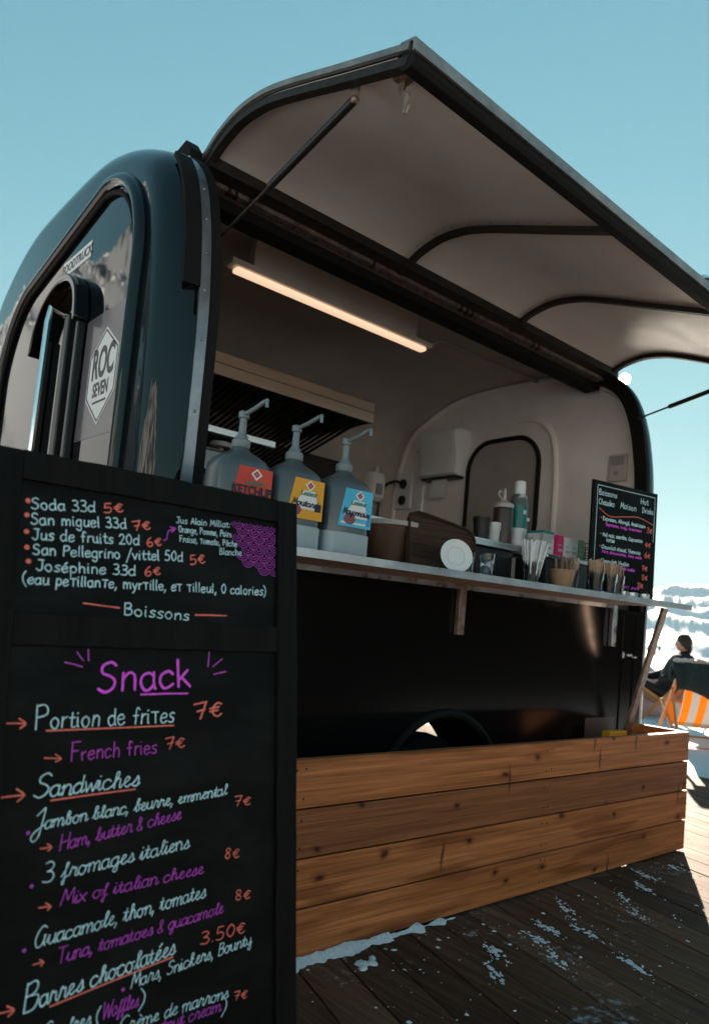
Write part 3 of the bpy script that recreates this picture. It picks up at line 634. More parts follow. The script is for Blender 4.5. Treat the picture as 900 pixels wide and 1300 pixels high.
# inside of the cabin
IN = [p for p in inset(fine, .055)]; IN[0].y = .68; IN[-1].y = .68
x0i, x1i = .065, 3.0
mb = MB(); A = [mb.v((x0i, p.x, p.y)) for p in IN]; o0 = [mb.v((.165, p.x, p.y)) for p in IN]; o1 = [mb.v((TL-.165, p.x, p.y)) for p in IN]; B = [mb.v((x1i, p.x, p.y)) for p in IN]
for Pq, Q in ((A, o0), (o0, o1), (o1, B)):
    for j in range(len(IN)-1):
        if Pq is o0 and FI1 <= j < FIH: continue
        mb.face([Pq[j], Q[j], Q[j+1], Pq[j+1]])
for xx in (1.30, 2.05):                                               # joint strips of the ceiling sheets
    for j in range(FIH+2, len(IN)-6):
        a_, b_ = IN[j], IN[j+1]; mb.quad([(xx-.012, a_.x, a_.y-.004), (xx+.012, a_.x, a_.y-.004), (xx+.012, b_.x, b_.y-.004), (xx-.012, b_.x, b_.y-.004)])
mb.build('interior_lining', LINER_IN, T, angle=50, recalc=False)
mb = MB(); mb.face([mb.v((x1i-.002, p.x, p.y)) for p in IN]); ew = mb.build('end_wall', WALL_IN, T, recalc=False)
mb = MB(); mb.face([mb.v((x0i+.002, p.x, p.y)) for p in IN]); mb.build('door_wall', LINER_IN, T, recalc=False)
mb = MB(); mb.tube([(x1i-.006, p.x, p.y) for p in inset(fine, .075)[1:-1]], .02, 8); mb.build('corner_cove', WALL_IN, T)
mb = MB(); mb.box(.07, 2.99, .06, TW-.06, .64, .66); mb.build('cabin_floor', GREYP, T)
# window in the end wall
def rrect(y0, y1, z0, z1, r, n=8):
    P = []
    for cy, cz, a0 in ((y1-r, z1-r, 0), (y0+r, z1-r, 90), (y0+r, z0+r, 180), (y1-r, z0+r, 270)):
        P += [(cy+math.cos(math.radians(a0+90*k/n))*r, cz+math.sin(math.radians(a0+90*k/n))*r) for k in range(n+1)]
    return P
wn = rrect(.845, 1.475, 1.52, 2.335, .2)
mb = MB(); mb.tube([(2.988, y, z) for y, z in wn], .017, 8, closed=True); wf = mb.build('end_window', RUBBER, T)
mb = MB(); mb.prism([(2.990, y, z) for y, z in wn], (.006, 0, 0)); mb.build('window_panel', mat('window_panel', (.36, .32, .29), .35, var=.06), wf)
mb = MB(); mb.tube(cr([(2.992, .72, 1.25), (2.992, .70, 1.9), (2.992, .74, 2.28), (2.992, .88, 2.43), (2.992, 1.05, 2.46)], 6), .02, 8); mb.build('wall_moulding', WALL_IN, T)
# socket, conduit and thermostat on the end wall
mb = MB(); mb.box(2.972, 2.998, 2.06, 2.24, 1.90, 2.19); so = mb.build('wall_socket', WHITEP, T, .008)
mb = MB()
for z in (1.97, 2.10): mb.lathe([(.04, 0), (.036, -.012), (.01, -.012)], (2.970, 2.15, z), 14, M=Matrix.Rotation(PI/2, 4, 'Y'))
mb.tube(cr([(2.965, 2.15, 2.10), (2.90, 2.17, 2.11), (2.86, 2.24, 2.07), (2.84, 2.27, 1.95), (2.83, 2.27, 1.75)], 6), .011, 8); mb.build('plug_lead', BLACKP, so)
mb = MB(); mb.box(2.975, 2.998, 1.93, 2.01, 1.4, 2.16); mb.build('cable_duct', WHITEP, T, .004)
mb = MB(); mb.box(2.975, 2.998, .185, .31, 1.96, 2.13); th = mb.build('control_box', mat('beige_plastic', (.50, .44, .40), .45), T, .012)
mb = MB(); mb.box(2.971, 2.976, .205, .29, 2.06, 2.115); mb.build('display', GREYP, th, .002)
mb = MB(); mb.lathe([(.014, 0), (.012, -.012), (.004, -.012)], (2.974, .25, 2.01), 12, M=Matrix.Rotation(PI/2, 4, 'Y')); mb.build('knob', GREYP, th)
# ceiling lamp
LC = (Vector((.637, .80, 2.509)), Vector((1.833, .80, 2.540)))
mb = MB(); mb.prism([(.605, .762, 2.545), (.605, .838, 2.545), (.605, .838, 2.572), (.605, .762, 2.572)], (1.26, 0, 0)); mb.prism([(.72, .775, 2.572), (.72, .825, 2.572), (.72, .825, 2.73), (.72, .775, 2.73)], (1.03, 0, 0)); lamp = mb.build('ceiling_lamp', LINER_IN, T, .003)
LAMP = mat('lit_tube', (1, .9, .75), .5, emis=((1.0, .68, .45), .27))
mb = MB(); mb.box(.637, 1.833, .774, .826, 2.521, 2.5445); mb.build('diffuser', LAMP, lamp, .01)
mb = MB(); mb.tube([(1.86, .80, 2.56), (1.92, .82, 2.60), (2.0, .86, 2.66), (2.98, .90, 2.70)], .011, 8); mb.build('ceiling_conduit', GREYP, T)
# extractor hood over the cooking side
mb = MB(); mb.box(.25, 1.845, 1.20, 1.22, 2.175, 2.295); mb.box(.25, 1.845, 1.22, TW-.08, 2.28, 2.30); mb.box(1.825, 1.845, 1.22, TW-.1, 2.175, 2.28); mb.box(.25, 1.845, 1.192, 1.20, 2.235, 2.241)
HOODM = mat('lamp_tinted_steel', (.34, .265, .21), .38, metal=.9, rvar=.12, vscale=3, stretch=(1, 20, 20))  # warm reflection of the ceiling lamp put into the steel's base colour
hood = mb.build('extractor_hood', HOODM, T, .002)
mb = MB()
for i in range(40):
    x = .28+i*.039; mb.box(x, x+.014, 1.23, 2.2, 0, .012, 0, Matrix.Translation((0, 1.23, 2.2)) @ Matrix.Rotation(-.25, 4, 'X') @ Matrix.Translation((0, -1.23, 0)))
mb.build('baffle_filter', mat('greasy_steel', (.05, .042, .036), .4, metal=.8), hood)
mb = MB(); mb.box(.12, 2.5, 2.24, 2.27, 1.2, 2.17); mb.build('splashback', mat('dark_splashback', (.022, .02, .019), .35, var=.3), T)
mb = MB(); mb.box(.12, 2.85, 1.55, 2.23, .70, 1.28); mb.build('back_unit', mat('dark_unit', (.03, .028, .027), .4, metal=.4), T, .01)
mb = MB(); mb.box(.17, 2.92, .06, .62, 1.155, 1.185); mb.box(.17, 2.92, .58, .60, .70, 1.155); mb.build('worktop', STEEL, T)

# frame of the opening: aluminium strip with rivets, rubber beside it, both following the shoulder
def sweep(mb, P, x0, x1, out, inn, m=0, dz=None):
    """bar between x0 and x1 along the section P, from `out` outside it to `inn` inside it"""
    Nn = normals2(P); R = []
    for p, n in zip(P, Nn):
        a = p+n*out; b_ = p-n*inn
        q = lambda s_, x: (x, s_.x, s_.y+(dz(x, s_.x) if dz else 0))
        R.append([q(a, x0), q(a, x1), q(b_, x1), q(b_, x0)])
    mb.rings(R, m)
jam = [Vector(p) for p in fine[FI1:FIH+1]]
mb = MB(); sweep(mb, jam[:-2], .115, .152, .007, .01)
Nn = normals2(jam)
for k in range(1, len(jam)-3, 3):
    p = jam[k]+Nn[k]*.007; mb.ball((.134, p.x, p.y), .0055, 5)
fr = mb.build('opening_frame', mat('frame_aluminium', (.30, .31, .33), .38, metal=.85, var=.15, vscale=20, rvar=.1), T)
for args in ((jam, .1535, .185, .012, .07), (jam, TL-.185, TL-.152, .010, .07)):
    mb = MB(); sweep(mb, *args); mb.build('opening_seal', RUBBER, fr)
mb = MB(); sweep(mb, jam[10:-5], .055, .113, .016, .0); mb.build('rubber_flap', RUBBER, fr)
mb = MB(); sweep(mb, jam[:-2], TL-.150, TL-.118, .006, .01); mb.build('closing_strip', BLACK, fr)
# hinge rail
mb = MB()
mb.box(.215, 2.93, .250, .322, 2.590, 2.632, 1); mb.box(.18, 2.93, .324, .376, 2.574, 2.586, 0); mb.box(.18, 2.93, .324, .330, 2.586, 2.628, 0)
mb.box(.186, 2.93, .378, .475, 2.530, 2.572, 2)
for i in range(46):
    x = .24+i*.058; mb.ball((x, .348, 2.573), .0045, 4, 1)
for x in (.33, .36, .42, 1.05, 1.62, 1.66, 1.70, 2.2, 2.24): mb.box(x, x+.014, .321, .345, 2.566, 2.59, 1)
hr = mb.build('hinge_rail', [RUSTY, DARKMET, RUBBER], T)
mb = MB(); mb.prism([(.150, .30, 2.575), (.150, .36, 2.56), (.150, .43, 2.60), (.150, .43, 2.675), (.150, .33, 2.69), (.150, .285, 2.64)], (.05, 0, 0)); mb.build('end_cap', RUBBER, hr, .004)

# the raised hatch
EDGE = mat('weathered_edge', (.20, .19, .185), .45, metal=.7, c2=(.34, .31, .29), vscale=18, rvar=.1)
HQ = [(.335, 2.632), (.28, 2.648), (.2, 2.684), (.07, 2.709), (-.06, 2.701), (-.18, 2.674), (-.36, 2.615), (-.54, 2.552), (-.835, 2.452)]
HAT = cr(HQ, 5)
def dzh(x, y): return -.055*(x-.22)/2.67*max(0, min(1, (.34-y)/1.17))
HX0, HX1 = .212, 2.895
mb = MB(); Nh = normals2(HAT)
# travelling from hinge outwards: left of travel points down, so flip
def hsweep(mb, x0, x1, up, dn, m=0, P=HAT): sweep(mb, P, x0, x1, -up, dn*-1 if False else 0, m, dzh)
def hbar(mb, x0, x1, top, bot, m=0, P=None, nx=1):
    P = HAT if P is None else P; Nq = normals2(P); xs_ = [x0+(x1-x0)*i/nx for i in range(nx+1)]
    for i in range(nx):
        R = []
        for p, n in zip(P, Nq):
            n = n if n.y > 0 else -n
            a, b_ = p-n*top, p-n*bot
            R.append([(xs_[i], a.x, a.y+dzh(xs_[i], a.x)), (xs_[i+1], a.x, a.y+dzh(xs_[i+1], a.x)), (xs_[i+1], b_.x, b_.y+dzh(xs_[i+1], b_.x)), (xs_[i], b_.x, b_.y+dzh(xs_[i], b_.x))])
        mb.rings(R, m)
hbar(mb, HX0, HX1, 0, .010)
hatch = mb.build('serving_hatch', BLACK, T, angle=50)
mb = MB(); hbar(mb, HX0+.01, HX1-.01, .012, .026, 0, [p for p in HAT if p.x > -.80]); mb.build('hatch_liner', LINER, hatch, angle=50)
for xa, xb in ((HX0-.010, HX0-.001), (HX1+.001, HX1+.008)):
    mb = MB(); hbar(mb, xa, xb, -.004, .014); mb.build('edge_trim', EDGE, hatch, angle=50)
for xa, xb in ((HX0-.004, HX0+.026), (HX1-.026, HX1+.004)):
    mb = MB(); hbar(mb, xa, xb, .0265, .050); mb.build('edge_seal', DARKMET, hatch, angle=50)
mb = MB()
for xr in (.245, 1.170, 1.240, 1.965, 2.035, 2.862):
    for p in HAT[3:-3:4]: mb.ball((xr, p.x, p.y-.027+dzh(xr, p.x)), .0038, 4)
mb.build('liner_rivets', RUSTY, hatch)
for xr in (1.205, 2.0):
    mb = MB(); hbar(mb, xr-.014, xr+.014, .0265, .048); mb.build('rib', DARKMET, hatch, angle=50)
def hz(x, y, d=0):
    for a, b_ in zip(HAT, HAT[1:]):
        if b_.x <= y <= a.x: return a.y+(b_.y-a.y)*(y-a.x)/(b_.x-a.x)+dzh(x, y)-d
    return HAT[-1].y+dzh(x, y)-d
mb = MB()
zL, zR = hz(HX0, -.835), hz(HX1, -.835)
R = [[(x, -.848, z-.001), (x, -.800, z+.004), (x, -.792, z-.040), (x, -.806, z-.056), (x, -.838, z-.056), (x, -.848, z-.044)] for x, z in ((HX0-.002, zL), (HX1+.002, zR))]
mb.rings(R); fb = mb.build('front_bar', RUBBER, hatch, .003)
mb = MB(); R = [[(x, -.8485, z-.032), (x, -.8485, z+.010), (x, -.834, z+.014), (x, -.834, z+.009), (x, -.8575, z+.006), (x, -.8575, z-.034)] for x, z in ((HX0-.004, zL), (HX1+.004, zR))]
R = [[(x, -.8575, z-.026), (x, -.8575, z+.007), (x, -.800, z+.020), (x, -.800, z+.0145), (x, -.8495, z+.002), (x, -.8495, z-.026)] for x, z in ((HX0-.010, zL), (HX1+.004, zR))]
mb.rings(R); mb.build('drip_edge', EDGE, hatch)
# strut brackets, latches
for xb in (.245, HX1-.035):
    z0 = hz(xb, -.556, .03)
    mb = MB(); mb.box(xb-.006, xb+.012, -.60, -.53, z0-.006, z0+.002); mb.prism([(xb, -.585, z0), (xb, -.545, z0), (xb, -.550, z0-.05), (xb, -.572, z0-.05)], (.005, 0, 0)); mb.ball((xb+.002, -.56, z0-.055), .013, 6)
    mb.build('strut_bracket', RUSTY, hatch)
    z0 = hz(xb, -.735, .03)
    mb = MB(); mb.box(xb+.01, xb+.05, -.765, -.715, z0-.012, z0+.002)
    q = [(-.745, -.010), (-.715, -.010), (-.722, -.045), (-.748, -.070), (-.742, -.104), (-.757, -.112), (-.768, -.090), (-.764, -.058), (-.742, -.040)]
    mb.prism([(xb+.028, y, z0+z) for y, z in q], (.006, 0, 0)); mb.build('latch', RUSTY, hatch, .001)
# chrome grab loop on the outside of the hatch
mb = MB(); zq = hz(2.02, -.70); mb.tube(cr([(1.90, -.72, zq-.002), (1.91, -.74, zq+.05), (1.98, -.75, zq+.085), (2.10, -.75, zq+.085), (2.17, -.74, zq+.05), (2.18, -.72, zq-.002)], 6), .012, 8); mb.build('grab_loop', CHROME, hatch)
# gas struts
for (xs1, A_, B_) in ((.247, (.20, .155, 2.240), None), (HX1-.033, (TL-.19, .07, 2.300), None)):
    top = Vector((xs1, -.556, hz(xs1, -.556, .085))); bot = Vector(A_); mid = bot+(top-bot)*(.47 if xs1 < 1 else .30)
    mb = MB(); mb.tube([mid, top], .0125, 12); g = mb.build('gas_strut', mat('strut_black', (.014, .011, .010), .35), T)
    mb = MB(); mb.tube([bot, mid+(top-mid)*.1], .0055, 8); mb.ball(bot, .012, 6); mb.build('rod', DARKMET, g)

# serving counter
def zc(x): return 1.197+.0076*x
def slab(mb, x0, x1, y0, y1, dt, db, m=0):
    R = [[(x, y0, zc(x)+dt), (x, y1, zc(x)+dt), (x, y1, zc(x)+db), (x, y0, zc(x)+db)] for x in (x0, x1)]
    mb.rings(R, m)
mb = MB(); slab(mb, .05, 2.69, -.40, .058, 0, -.006); slab(mb, .05, 2.692, -.409, -.4005, .001, -.026)
ctr = mb.build('serving_counter', mat('counter_top', (.50, .51, .53), .38, metal=.75, var=.15, vscale=9, rvar=.12), T, .0015)
mb = MB()
for k in range(9):
    y = -.385+k*.043
    R = [[(x, y, zc(x)-.0065), (x, y+.030, zc(x)-.0065), (x, y+.024, zc(x)-.016), (x, y+.006, zc(x)-.016)] for x in (.06, 2.66)]
    mb.rings(R)
mb.build('underside_ribs', RUSTY, ctr)
mb = MB(); slab(mb, .06, 2.6, -.012, -.002, -.008, -.036); mb.build('back_lip', ALU, ctr)
for xb in (1.425, 2.615):
    mb = MB(); mb.box(xb-.02, xb+.02, -.026, -.003, .978, zc(xb)-.018); mb.ball((xb, -.027, 1.0), .005, 4); mb.ball((xb, -.027, 1.10), .005, 4); mb.build('counter_bracket', RUSTY if xb < 2 else ALU, ctr, .004)
def stick(a, b_, wx, wy, m, name, parent):
    a, b_ = Vector(a), Vector(b_); d = (b_-a).normalized(); s_ = Vector((1, 0, 0)); s_ = (s_-d*s_.dot(d)).normalized(); n = d.cross(s_)
    R = [[p+s_*wx+n*wy, p-s_*wx+n*wy, p-s_*wx-n*wy, p+s_*wx-n*wy] for p in (a, b_)]
    q = MB(); q.rings(R); return q.build(name, m, parent, .003)
stick((2.80-.075, -.245, zc(2.7)-.018), (2.715, -.045, .44), .024, .010, RUSTY, 'counter_strut', T)
# small maker emblem, pale plate low on the body
mb = MB(); mb.lathe([(.017, 0), (.015, -.003)], (2.755, -.001, .935), 14, M=Matrix.Rotation(PI/2, 4, 'X'))
mb.box(2.795, 2.845, -.003, -.0005, .930, .942); mb.box(2.85, 2.895, -.003, -.0005, .922, .930); mb.build('side_badge', WHITEP, T)
mb = MB(); mb.box(2.43, 2.70, -.006, -.0005, .50, .602); mb.build('reflector_plate', mat('brown_plate', (.09, .045, .04), .4), T, .003)

# ------------------------------------------------------------------ door in the near end
def lean(Q): return [(y, z-.17*max(0, y-.62)*smooth(1.6, 2.4, z)) for y, z in Q]
dp = lean(rrect(.262, 1.80, .50, 2.50, .36, 12))
mb = MB(); mb.prism([(-.004, y, z) for y, z in dp], (.006, 0, 0)); door = mb.build('end_door', BLACK, T, angle=30)
dfo = lean(rrect(.228, 1.84, .46, 2.54, .38, 12))
mb = MB(); mb.tube([(-.006, y, z) for y, z in dfo], .028, 12, closed=True); mb.build('door_frame', BLACK, door)
mb = MB(); mb.tube([(-.012, y, z) for y, z in dp], .010, 8, closed=True); mb.build('door_seal', RUBBER, door)
mb = MB(); mb.tube([(-.006, .30+.0*i, .6+i*.17) for i in range(11)], .0022, 6); mb.build('door_seam', GREYP, door)
# arched hood over the ventilation recess
ho = cr([(1.21, 2.00), (1.18, 2.10), (1.09, 2.19), (.95, 2.235), (.82, 2.22), (.725, 2.15), (.69, 2.03)], 6)
R = []
Nq = normals2([Vector(p) for p in ho])
for p, n in zip(ho, Nq):
    a, b_ = p, p-n*.03 if True else p
    R.append([(-.003, a.x, a.y), (-.060, a.x, a.y), (-.060, b_.x, b_.y), (-.003, b_.x, b_.y)])
mb = MB(); mb.rings(R); hd = mb.build('vent_hood', BLACK, door, .006)
mb = MB(); mb.box(-.035, -.004, .80, .855, 1.0, 2.09); mb.box(-.035, -.004, .68, .715, 1.0, 2.04); mb.build('vent_post', BLACKP, door, .006)
mb = MB(); mb.tube([(-.004, 1.0, 2.15), (-.05, .995, 2.16), (-.055, 1.0, 2.10), (-.055, 1.03, 1.2), (-.055, 1.03, 1.05), (-.004, 1.03, 1.0)], .013, 10); mb.build('grab_rail', CHROME, door)
mb = MB(); mb.box(-.035, -.004, 1.075, 1.12, 1.0, 2.05); mb.build('vent_frame', BLACKP, door, .006)
MP = plane_M((-.0075, .855, 2.348), (0, -1, .0), (0, 0, 1))
mb = MB(); mb.box(-.006, -.0042, .73, 1.05, 2.312, 2.378); pl = mb.build('name_plate', PAPERW, door)
typed('plate_lettering', 'FOODTRUCK', .052, plane_M((-.0066, .89, 2.327), (0, -1, 0), (0, 0, 1)), BLACKP, pl, sx=1.05, bold=.001)
mb = MB(); mb.prism([(-.0042, .665, 1.57), (-.0042, .30, 1.565), (-.0042, .30, 2.03), (-.0042, .665, 2.03)], (-.0012, 0, 0)); st = mb.build('door_sticker', mat('grey_vinyl', (.105, .09, .10), .35, coat=.3), door)
hx = [(.452, 1.965), (.318, 1.872), (.318, 1.712), (.452, 1.607), (.588, 1.712), (.588, 1.872)]
mb = MB(); mb.prism([(-.0058, y, z) for y, z in hx], (-.0008, 0, 0), 0)
ih = [(.452+(y-.452)*.93, 1.786+(z-1.786)*.93) for y, z in hx]
for a, b_ in zip(ih, ih[1:]+ih[:1]):
    d = (Vector(b_)-Vector(a)).normalized(); n = Vector((-d.y, d.x))*.003
    mb.prism([(-.0072, a[0]+n.x, a[1]+n.y), (-.0072, b_[0]+n.x, b_[1]+n.y), (-.0072, b_[0]-n.x, b_[1]-n.y), (-.0072, a[0]-n.x, a[1]-n.y)], (-.0004, 0, 0), 1)
mb.build('hexagon_sign', [PAPERW, BLACKP], door)
typed('sign_lettering', 'ROC', .155, plane_M((-.0072, .452, 1.785), (0, -1, 0), (0, 0, 1)), BLACKP, door, sx=.62, bold=.0045)
typed('sign_lettering', 'SEVEN', .072, plane_M((-.0072, .452, 1.715), (0, -1, 0), (0, 0, 1)), BLACKP, door, sx=.72, bold=.0018)
mb = MB(); mb.box(-.0075, -.0070, .39, .515, 1.688, 1.696); mb.build('sign_rule', BLACKP, door)
# ================================================================== plank box in front of the trailer
t = thing('plank_box', 'orange pine plank skirting box on the deck below the serving counter', 'plank box', (1.3, -.395, 0))
for i in range(4):
    mb = MB(); z0 = .012+i*.144; z1 = z0+.138; e = random.uniform(-.004, .004)
    if i == 3: z1 = .584
    x1 = 2.765+e-[.004, -.002, .003, 0][i]
    mb.box(-.35, x1, -.395, -.367, z0, z1)
    for x in (.385, .415, 1.585, 1.615, 2.69, 2.72):
        for z in (z0+.03, z1-.03): mb.lathe([(.0038, 0), (.0036, -.0006), (.0015, -.0002)], (x+random.uniform(-.004, .004), -.3952, z+random.uniform(-.004, .004)), 8, 1, M=Matrix.Rotation(PI/2, 4, 'X'))
    mb.build('front_plank', [PLANK_D if i == 2 else PLANK, DARKMET], t, .003, smooth=False)
mb = MB()
for i in range(4):
    z0 = .014+i*.144; mb.box(-.30, -.015, -.014, .014, z0, z0+.138, 0, Matrix.Translation((2.748, -.045, 0)) @ Matrix.Rotation(PI/2, 4, 'Z') @ Matrix.Translation((-.02, 0, 0)))
mb.build('end_planks', PLANK, t, .003, smooth=False)
for x in (.4, 1.6, 2.705):
    mb = MB(); mb.box(x-.022, x+.022, -.366, -.322, .004, .56); mb.build('corner_post', PLANK, t, .003)
tag(struct(MB().box(2.455, 2.62, -.135, -.085, .44, .553).build('yellow_block', mat('yellow_paint', (.85, .36, .012), .5, var=.08), None, .006), 'thing'),
    'bright yellow block standing inside the plank box beside the counter strut', 'block')
# ================================================================== chalk menu board on its A-frame
OB = Vector((-.0144, -.8467, 1.2415)); aB, lB, rB = .03224, .14667, .00873
h = Vector((math.cos(aB), math.sin(aB), 0)); n0 = Vector((math.sin(aB), -math.cos(aB), 0)); v = Vector((0, 0, 1))*math.cos(lB)-n0*math.sin(lB)
h2 = h*math.cos(rB)+v*math.sin(rB); v2 = v*math.cos(rB)-h*math.sin(rB); nB = h2.cross(v2)
BH = 1.247
base = OB-v2*BH
mbd = thing('menu_board', 'tall black A-frame menu board with handwritten snack and drink prices in front of the trailer', 'menu board', base, world=False)
mbd.matrix_world = Matrix(((h2.x, -nB.x, v2.x, base.x), (h2.y, -nB.y, v2.y, base.y), (h2.z, -nB.z, v2.z, base.z), (0, 0, 0, 1)))
def rough_bar(mb, x0, x1, y0, y1, z0, z1, seg=10):
    """a sawn bar, slightly uneven along its length"""
    long_x = (x1-x0) > (z1-z0); R = []
    for i in range(seg+1):
        k = i/seg; j = lambda: random.uniform(-.0012, .0012)
        if long_x:
            x = x0+(x1-x0)*k; R.append([(x, y0+j(), z0+j()), (x, y1, z0), (x, y1, z1+j()), (x, y0+j(), z1+j())])
        else:
            z = z0+(z1-z0)*k; R.append([(x0+j(), y0+j(), z), (x1+j(), y0+j(), z), (x1, y1, z), (x0, y1, z)])
    mb.rings(R)
mb = MB()
rough_bar(mb, -.048, 0, -.010, .016, 0, BH, 14); rough_bar(mb, -.625, -.555, -.010, .016, 0, BH, 14)
rough_bar(mb, -.555, -.048, -.008, .014, BH-.048, BH+.002, 16); rough_bar(mb, -.555, -.048, -.008, .014, BH-.322, BH-.268, 16); rough_bar(mb, -.555, -.048, -.008, .014, .10, .16)
mb.build('frame', BLKWOOD, mbd, .0025, smooth=False)
mb = MB(); mb.box(-.556, -.047, .0, .006, BH-.27, BH-.046); up = mb.build('drinks_panel', SLATE, mbd)
mb = MB(); mb.box(-.556, -.047, .0, .006, .12, BH-.32); lowp = mb.build('snack_panel', SLATE, mbd)
# rear leaf of the A-frame
mb = MB(); M = Matrix.Translation((0, .018, BH-.02)) @ Matrix.Rotation(2*lB, 4, 'X')
for x0, x1 in ((-.048, 0), (-.625, -.577)): mb.box(x0, x1, 0, .026, -(BH-.02), .01, 0, M)
mb.box(-.577, -.048, .002, .024, -.9, -.85, 0, M); mb.box(-.577, -.048, .004, .01, -.85, .0, 0, M); mb.build('rear_leaf', BLKWOOD, mbd, .002)
fB = lambda u, w_, d=0: (u, -.0008-d, BH+w_)
layers = {}
def layer(panel, ink):
    k = (panel.name, ink)
    if k not in layers: layers[k] = MB()
    return layers[k]
for (body, u0, v0, u1, v1, xh, ink, sty, first, wt) in TEXTS:
    write(layer(up if v0 > -.27 else lowp, ink), body, u0, v0, u1, v1, xh, ink, sty, first, wt, fB, stroke=.0019 if sty == 'C' else .0021)
for ink, wt, pts in STROKES:
    pts = [(max(u, -.553), v_) for u, v_ in pts]
    ribbon(layer(up if pts[0][1] > -.27 else lowp, ink), cr(pts, 6) if len(pts) > 2 else [pts[0], tuple((a+b)/2+random.uniform(-.0006, .0006) for a, b in zip(*pts)), pts[1]], .0024*wt, 0, fB, .2)
for ink, u, v_ in DOTS: disc(layer(up if v_ > -.27 else lowp, ink), (u, v_), .0042 if ink == 'r' else .003, 0, fB)
# purple fish-scale doodle in the corner of the drinks panel
def inside(p, Q):
    c = False
    for a, b in zip(Q, Q[1:]+Q[:1]):
        if (a[1] > p[1]) != (b[1] > p[1]) and p[0] < (b[0]-a[0])*(p[1]-a[1])/(b[1]-a[1])+a[0]: c = not c
    return c
mp_ = layer(up, 'p')
for row in range(9):
    for k in range(9):
        cx_ = -.051-(k+.5*(row % 2))*.0262; cy_ = -.046-row*.0128
        if not inside((cx_-.002, cy_+.002), SCALLOP): continue
        up_c = [(-.051-(k2+.5*((row-1) % 2))*.0262, -.046-(row-1)*.0128) for k2 in range(-1, 10)] if row else []
        for rr in (.0142, .0095, .0048):
            run = []
            for q in range(-1, 26):
                a = PI*q/24 if q < 25 else None
                pt = (cx_+math.cos(a)*rr, cy_-math.sin(a)*rr+random.uniform(-.0002, .0002)) if a is not None else None
                ok = pt and pt[0] < -.0490 and pt[1] < -.0480 and all(math.hypot(pt[0]-c_[0], pt[1]-c_[1]) > .0146 for c_ in up_c)
                if ok: run.append(pt)
                else:
                    if len(run) > 3: ribbon(mp_, run, .0011, 0, fB, .15)
                    run = []
nm = {'w': 'white_writing', 'r': 'coral_writing', 'p': 'purple_writing', 'm': 'magenta_writing'}
for (pn, ink), m_ in layers.items(): m_.build(nm[ink], INKS[ink], up if pn == up.name else lowp, recalc=False, smooth=False)

# ================================================================== small menu leaning on the counter
mo = Vector((2.075, -.205, zc(2.1)+.002)); mh = Vector((.423, -.079, 0)).normalized(); Wm, Hm = .455, .548
sm = thing('counter_menu', 'small black hot drinks menu standing at the far end of the counter', 'menu', mo, world=False)
mv = (Vector((0, 0, 1))+Vector((-.035, 0.02, 0))).normalized(); mv = (mv-mh*mv.dot(mh)).normalized(); mn = mh.cross(mv)
sm.matrix_world = Matrix(((mh.x, -mn.x, mv.x, mo.x), (mh.y, -mn.y, mv.y, mo.y), (mh.z, -mn.z, mv.z, mo.z), (0, 0, 0, 1)))
mb = MB(); mb.box(0, Wm, 0, .012, .045, Hm); mb.box(0, .03, -.0, .012, 0, .045); mb.box(Wm-.03, Wm, 0, .012, 0, .045); pan = mb.build('panel', SLATE, sm, .002)
fS = lambda u, w_, d=0: (u, -.0006-d, w_)
mb = MB()
for a, b in (((.03, .07), (.03, .525)), ((.03, .525), (.435, .525)), ((.435, .525), (.435, .30))): ribbon(mb, [a, ((a[0]+b[0])/2, (a[1]+b[1])/2), b], .003, 0, fS)
for row in (('Boissons', .04, .480, .16, .480, .016), ('Hot', .33, .480, .385, .480, .016), ('Chaudes', .04, .435, .145, .435, .016), ('Maison', .19, .437, .30, .437, .017), ('Drinks', .345, .437, .425, .437, .016),
            ('Espresso, Allongé, Américain', .075, .362, .37, .362, .0115), ('Thé noir, menthe, Capuccino', .075, .285, .355, .287, .0115), ('latte', .105, .262, .16, .262, .011), ('Chocolat chaud, Viennois', .075, .226, .345, .226, .0115), ('Chocolat Vodka', .075, .160, .265, .160, .0115), ('Vin chaud', .075, .092, .19, .092, .012)):
    write(mb, row[0], *row[1:6], 'w', 'P', 1, 1, fS, stroke=.0036)
mb.build('white_writing', INK_W, pan, recalc=False, smooth=False)
mb = MB()
for row in (('Espresso, long, American', .095, .338, .345, .338, .0085), ('Hot chocolate, Hot milk', .08, .206, .355, .204, .0085), ('Hot chocolate and vodka', .078, .140, .31, .138, .0085), ('Hot wine', .16, .07, .225, .07, .0085), ('small pot', .19, .052, .345, .052, .008)):
    write(mb, row[0], *row[1:6], 'p', 'P', 1, 1, fS, stroke=.0034)
mb.build('purple_writing', INK_M, pan, recalc=False, smooth=False)
mb = MB()
ribbon(mb, cr([(.045, .415), (.12, .385), (.22, .397), (.32, .408), (.43, .385)], 8), .0035, 0, fS)
for bdy, x, y in (('3€', .385, .342), ('4€', .378, .270), ('6€', .378, .216), ('7€', .362, .150), ('8€', .365, .105), ('20€', .335, .062)): write(mb, bdy, x, y, x+.04, y, .015, 'r', 'P', 1, 1, fS, stroke=.0042)
for y in (.372, .295, .236, .170, .102): disc(mb, (.062, y), .0035, 0, fS)
mb.build('coral_writing', INK_R, pan, recalc=False, smooth=False)

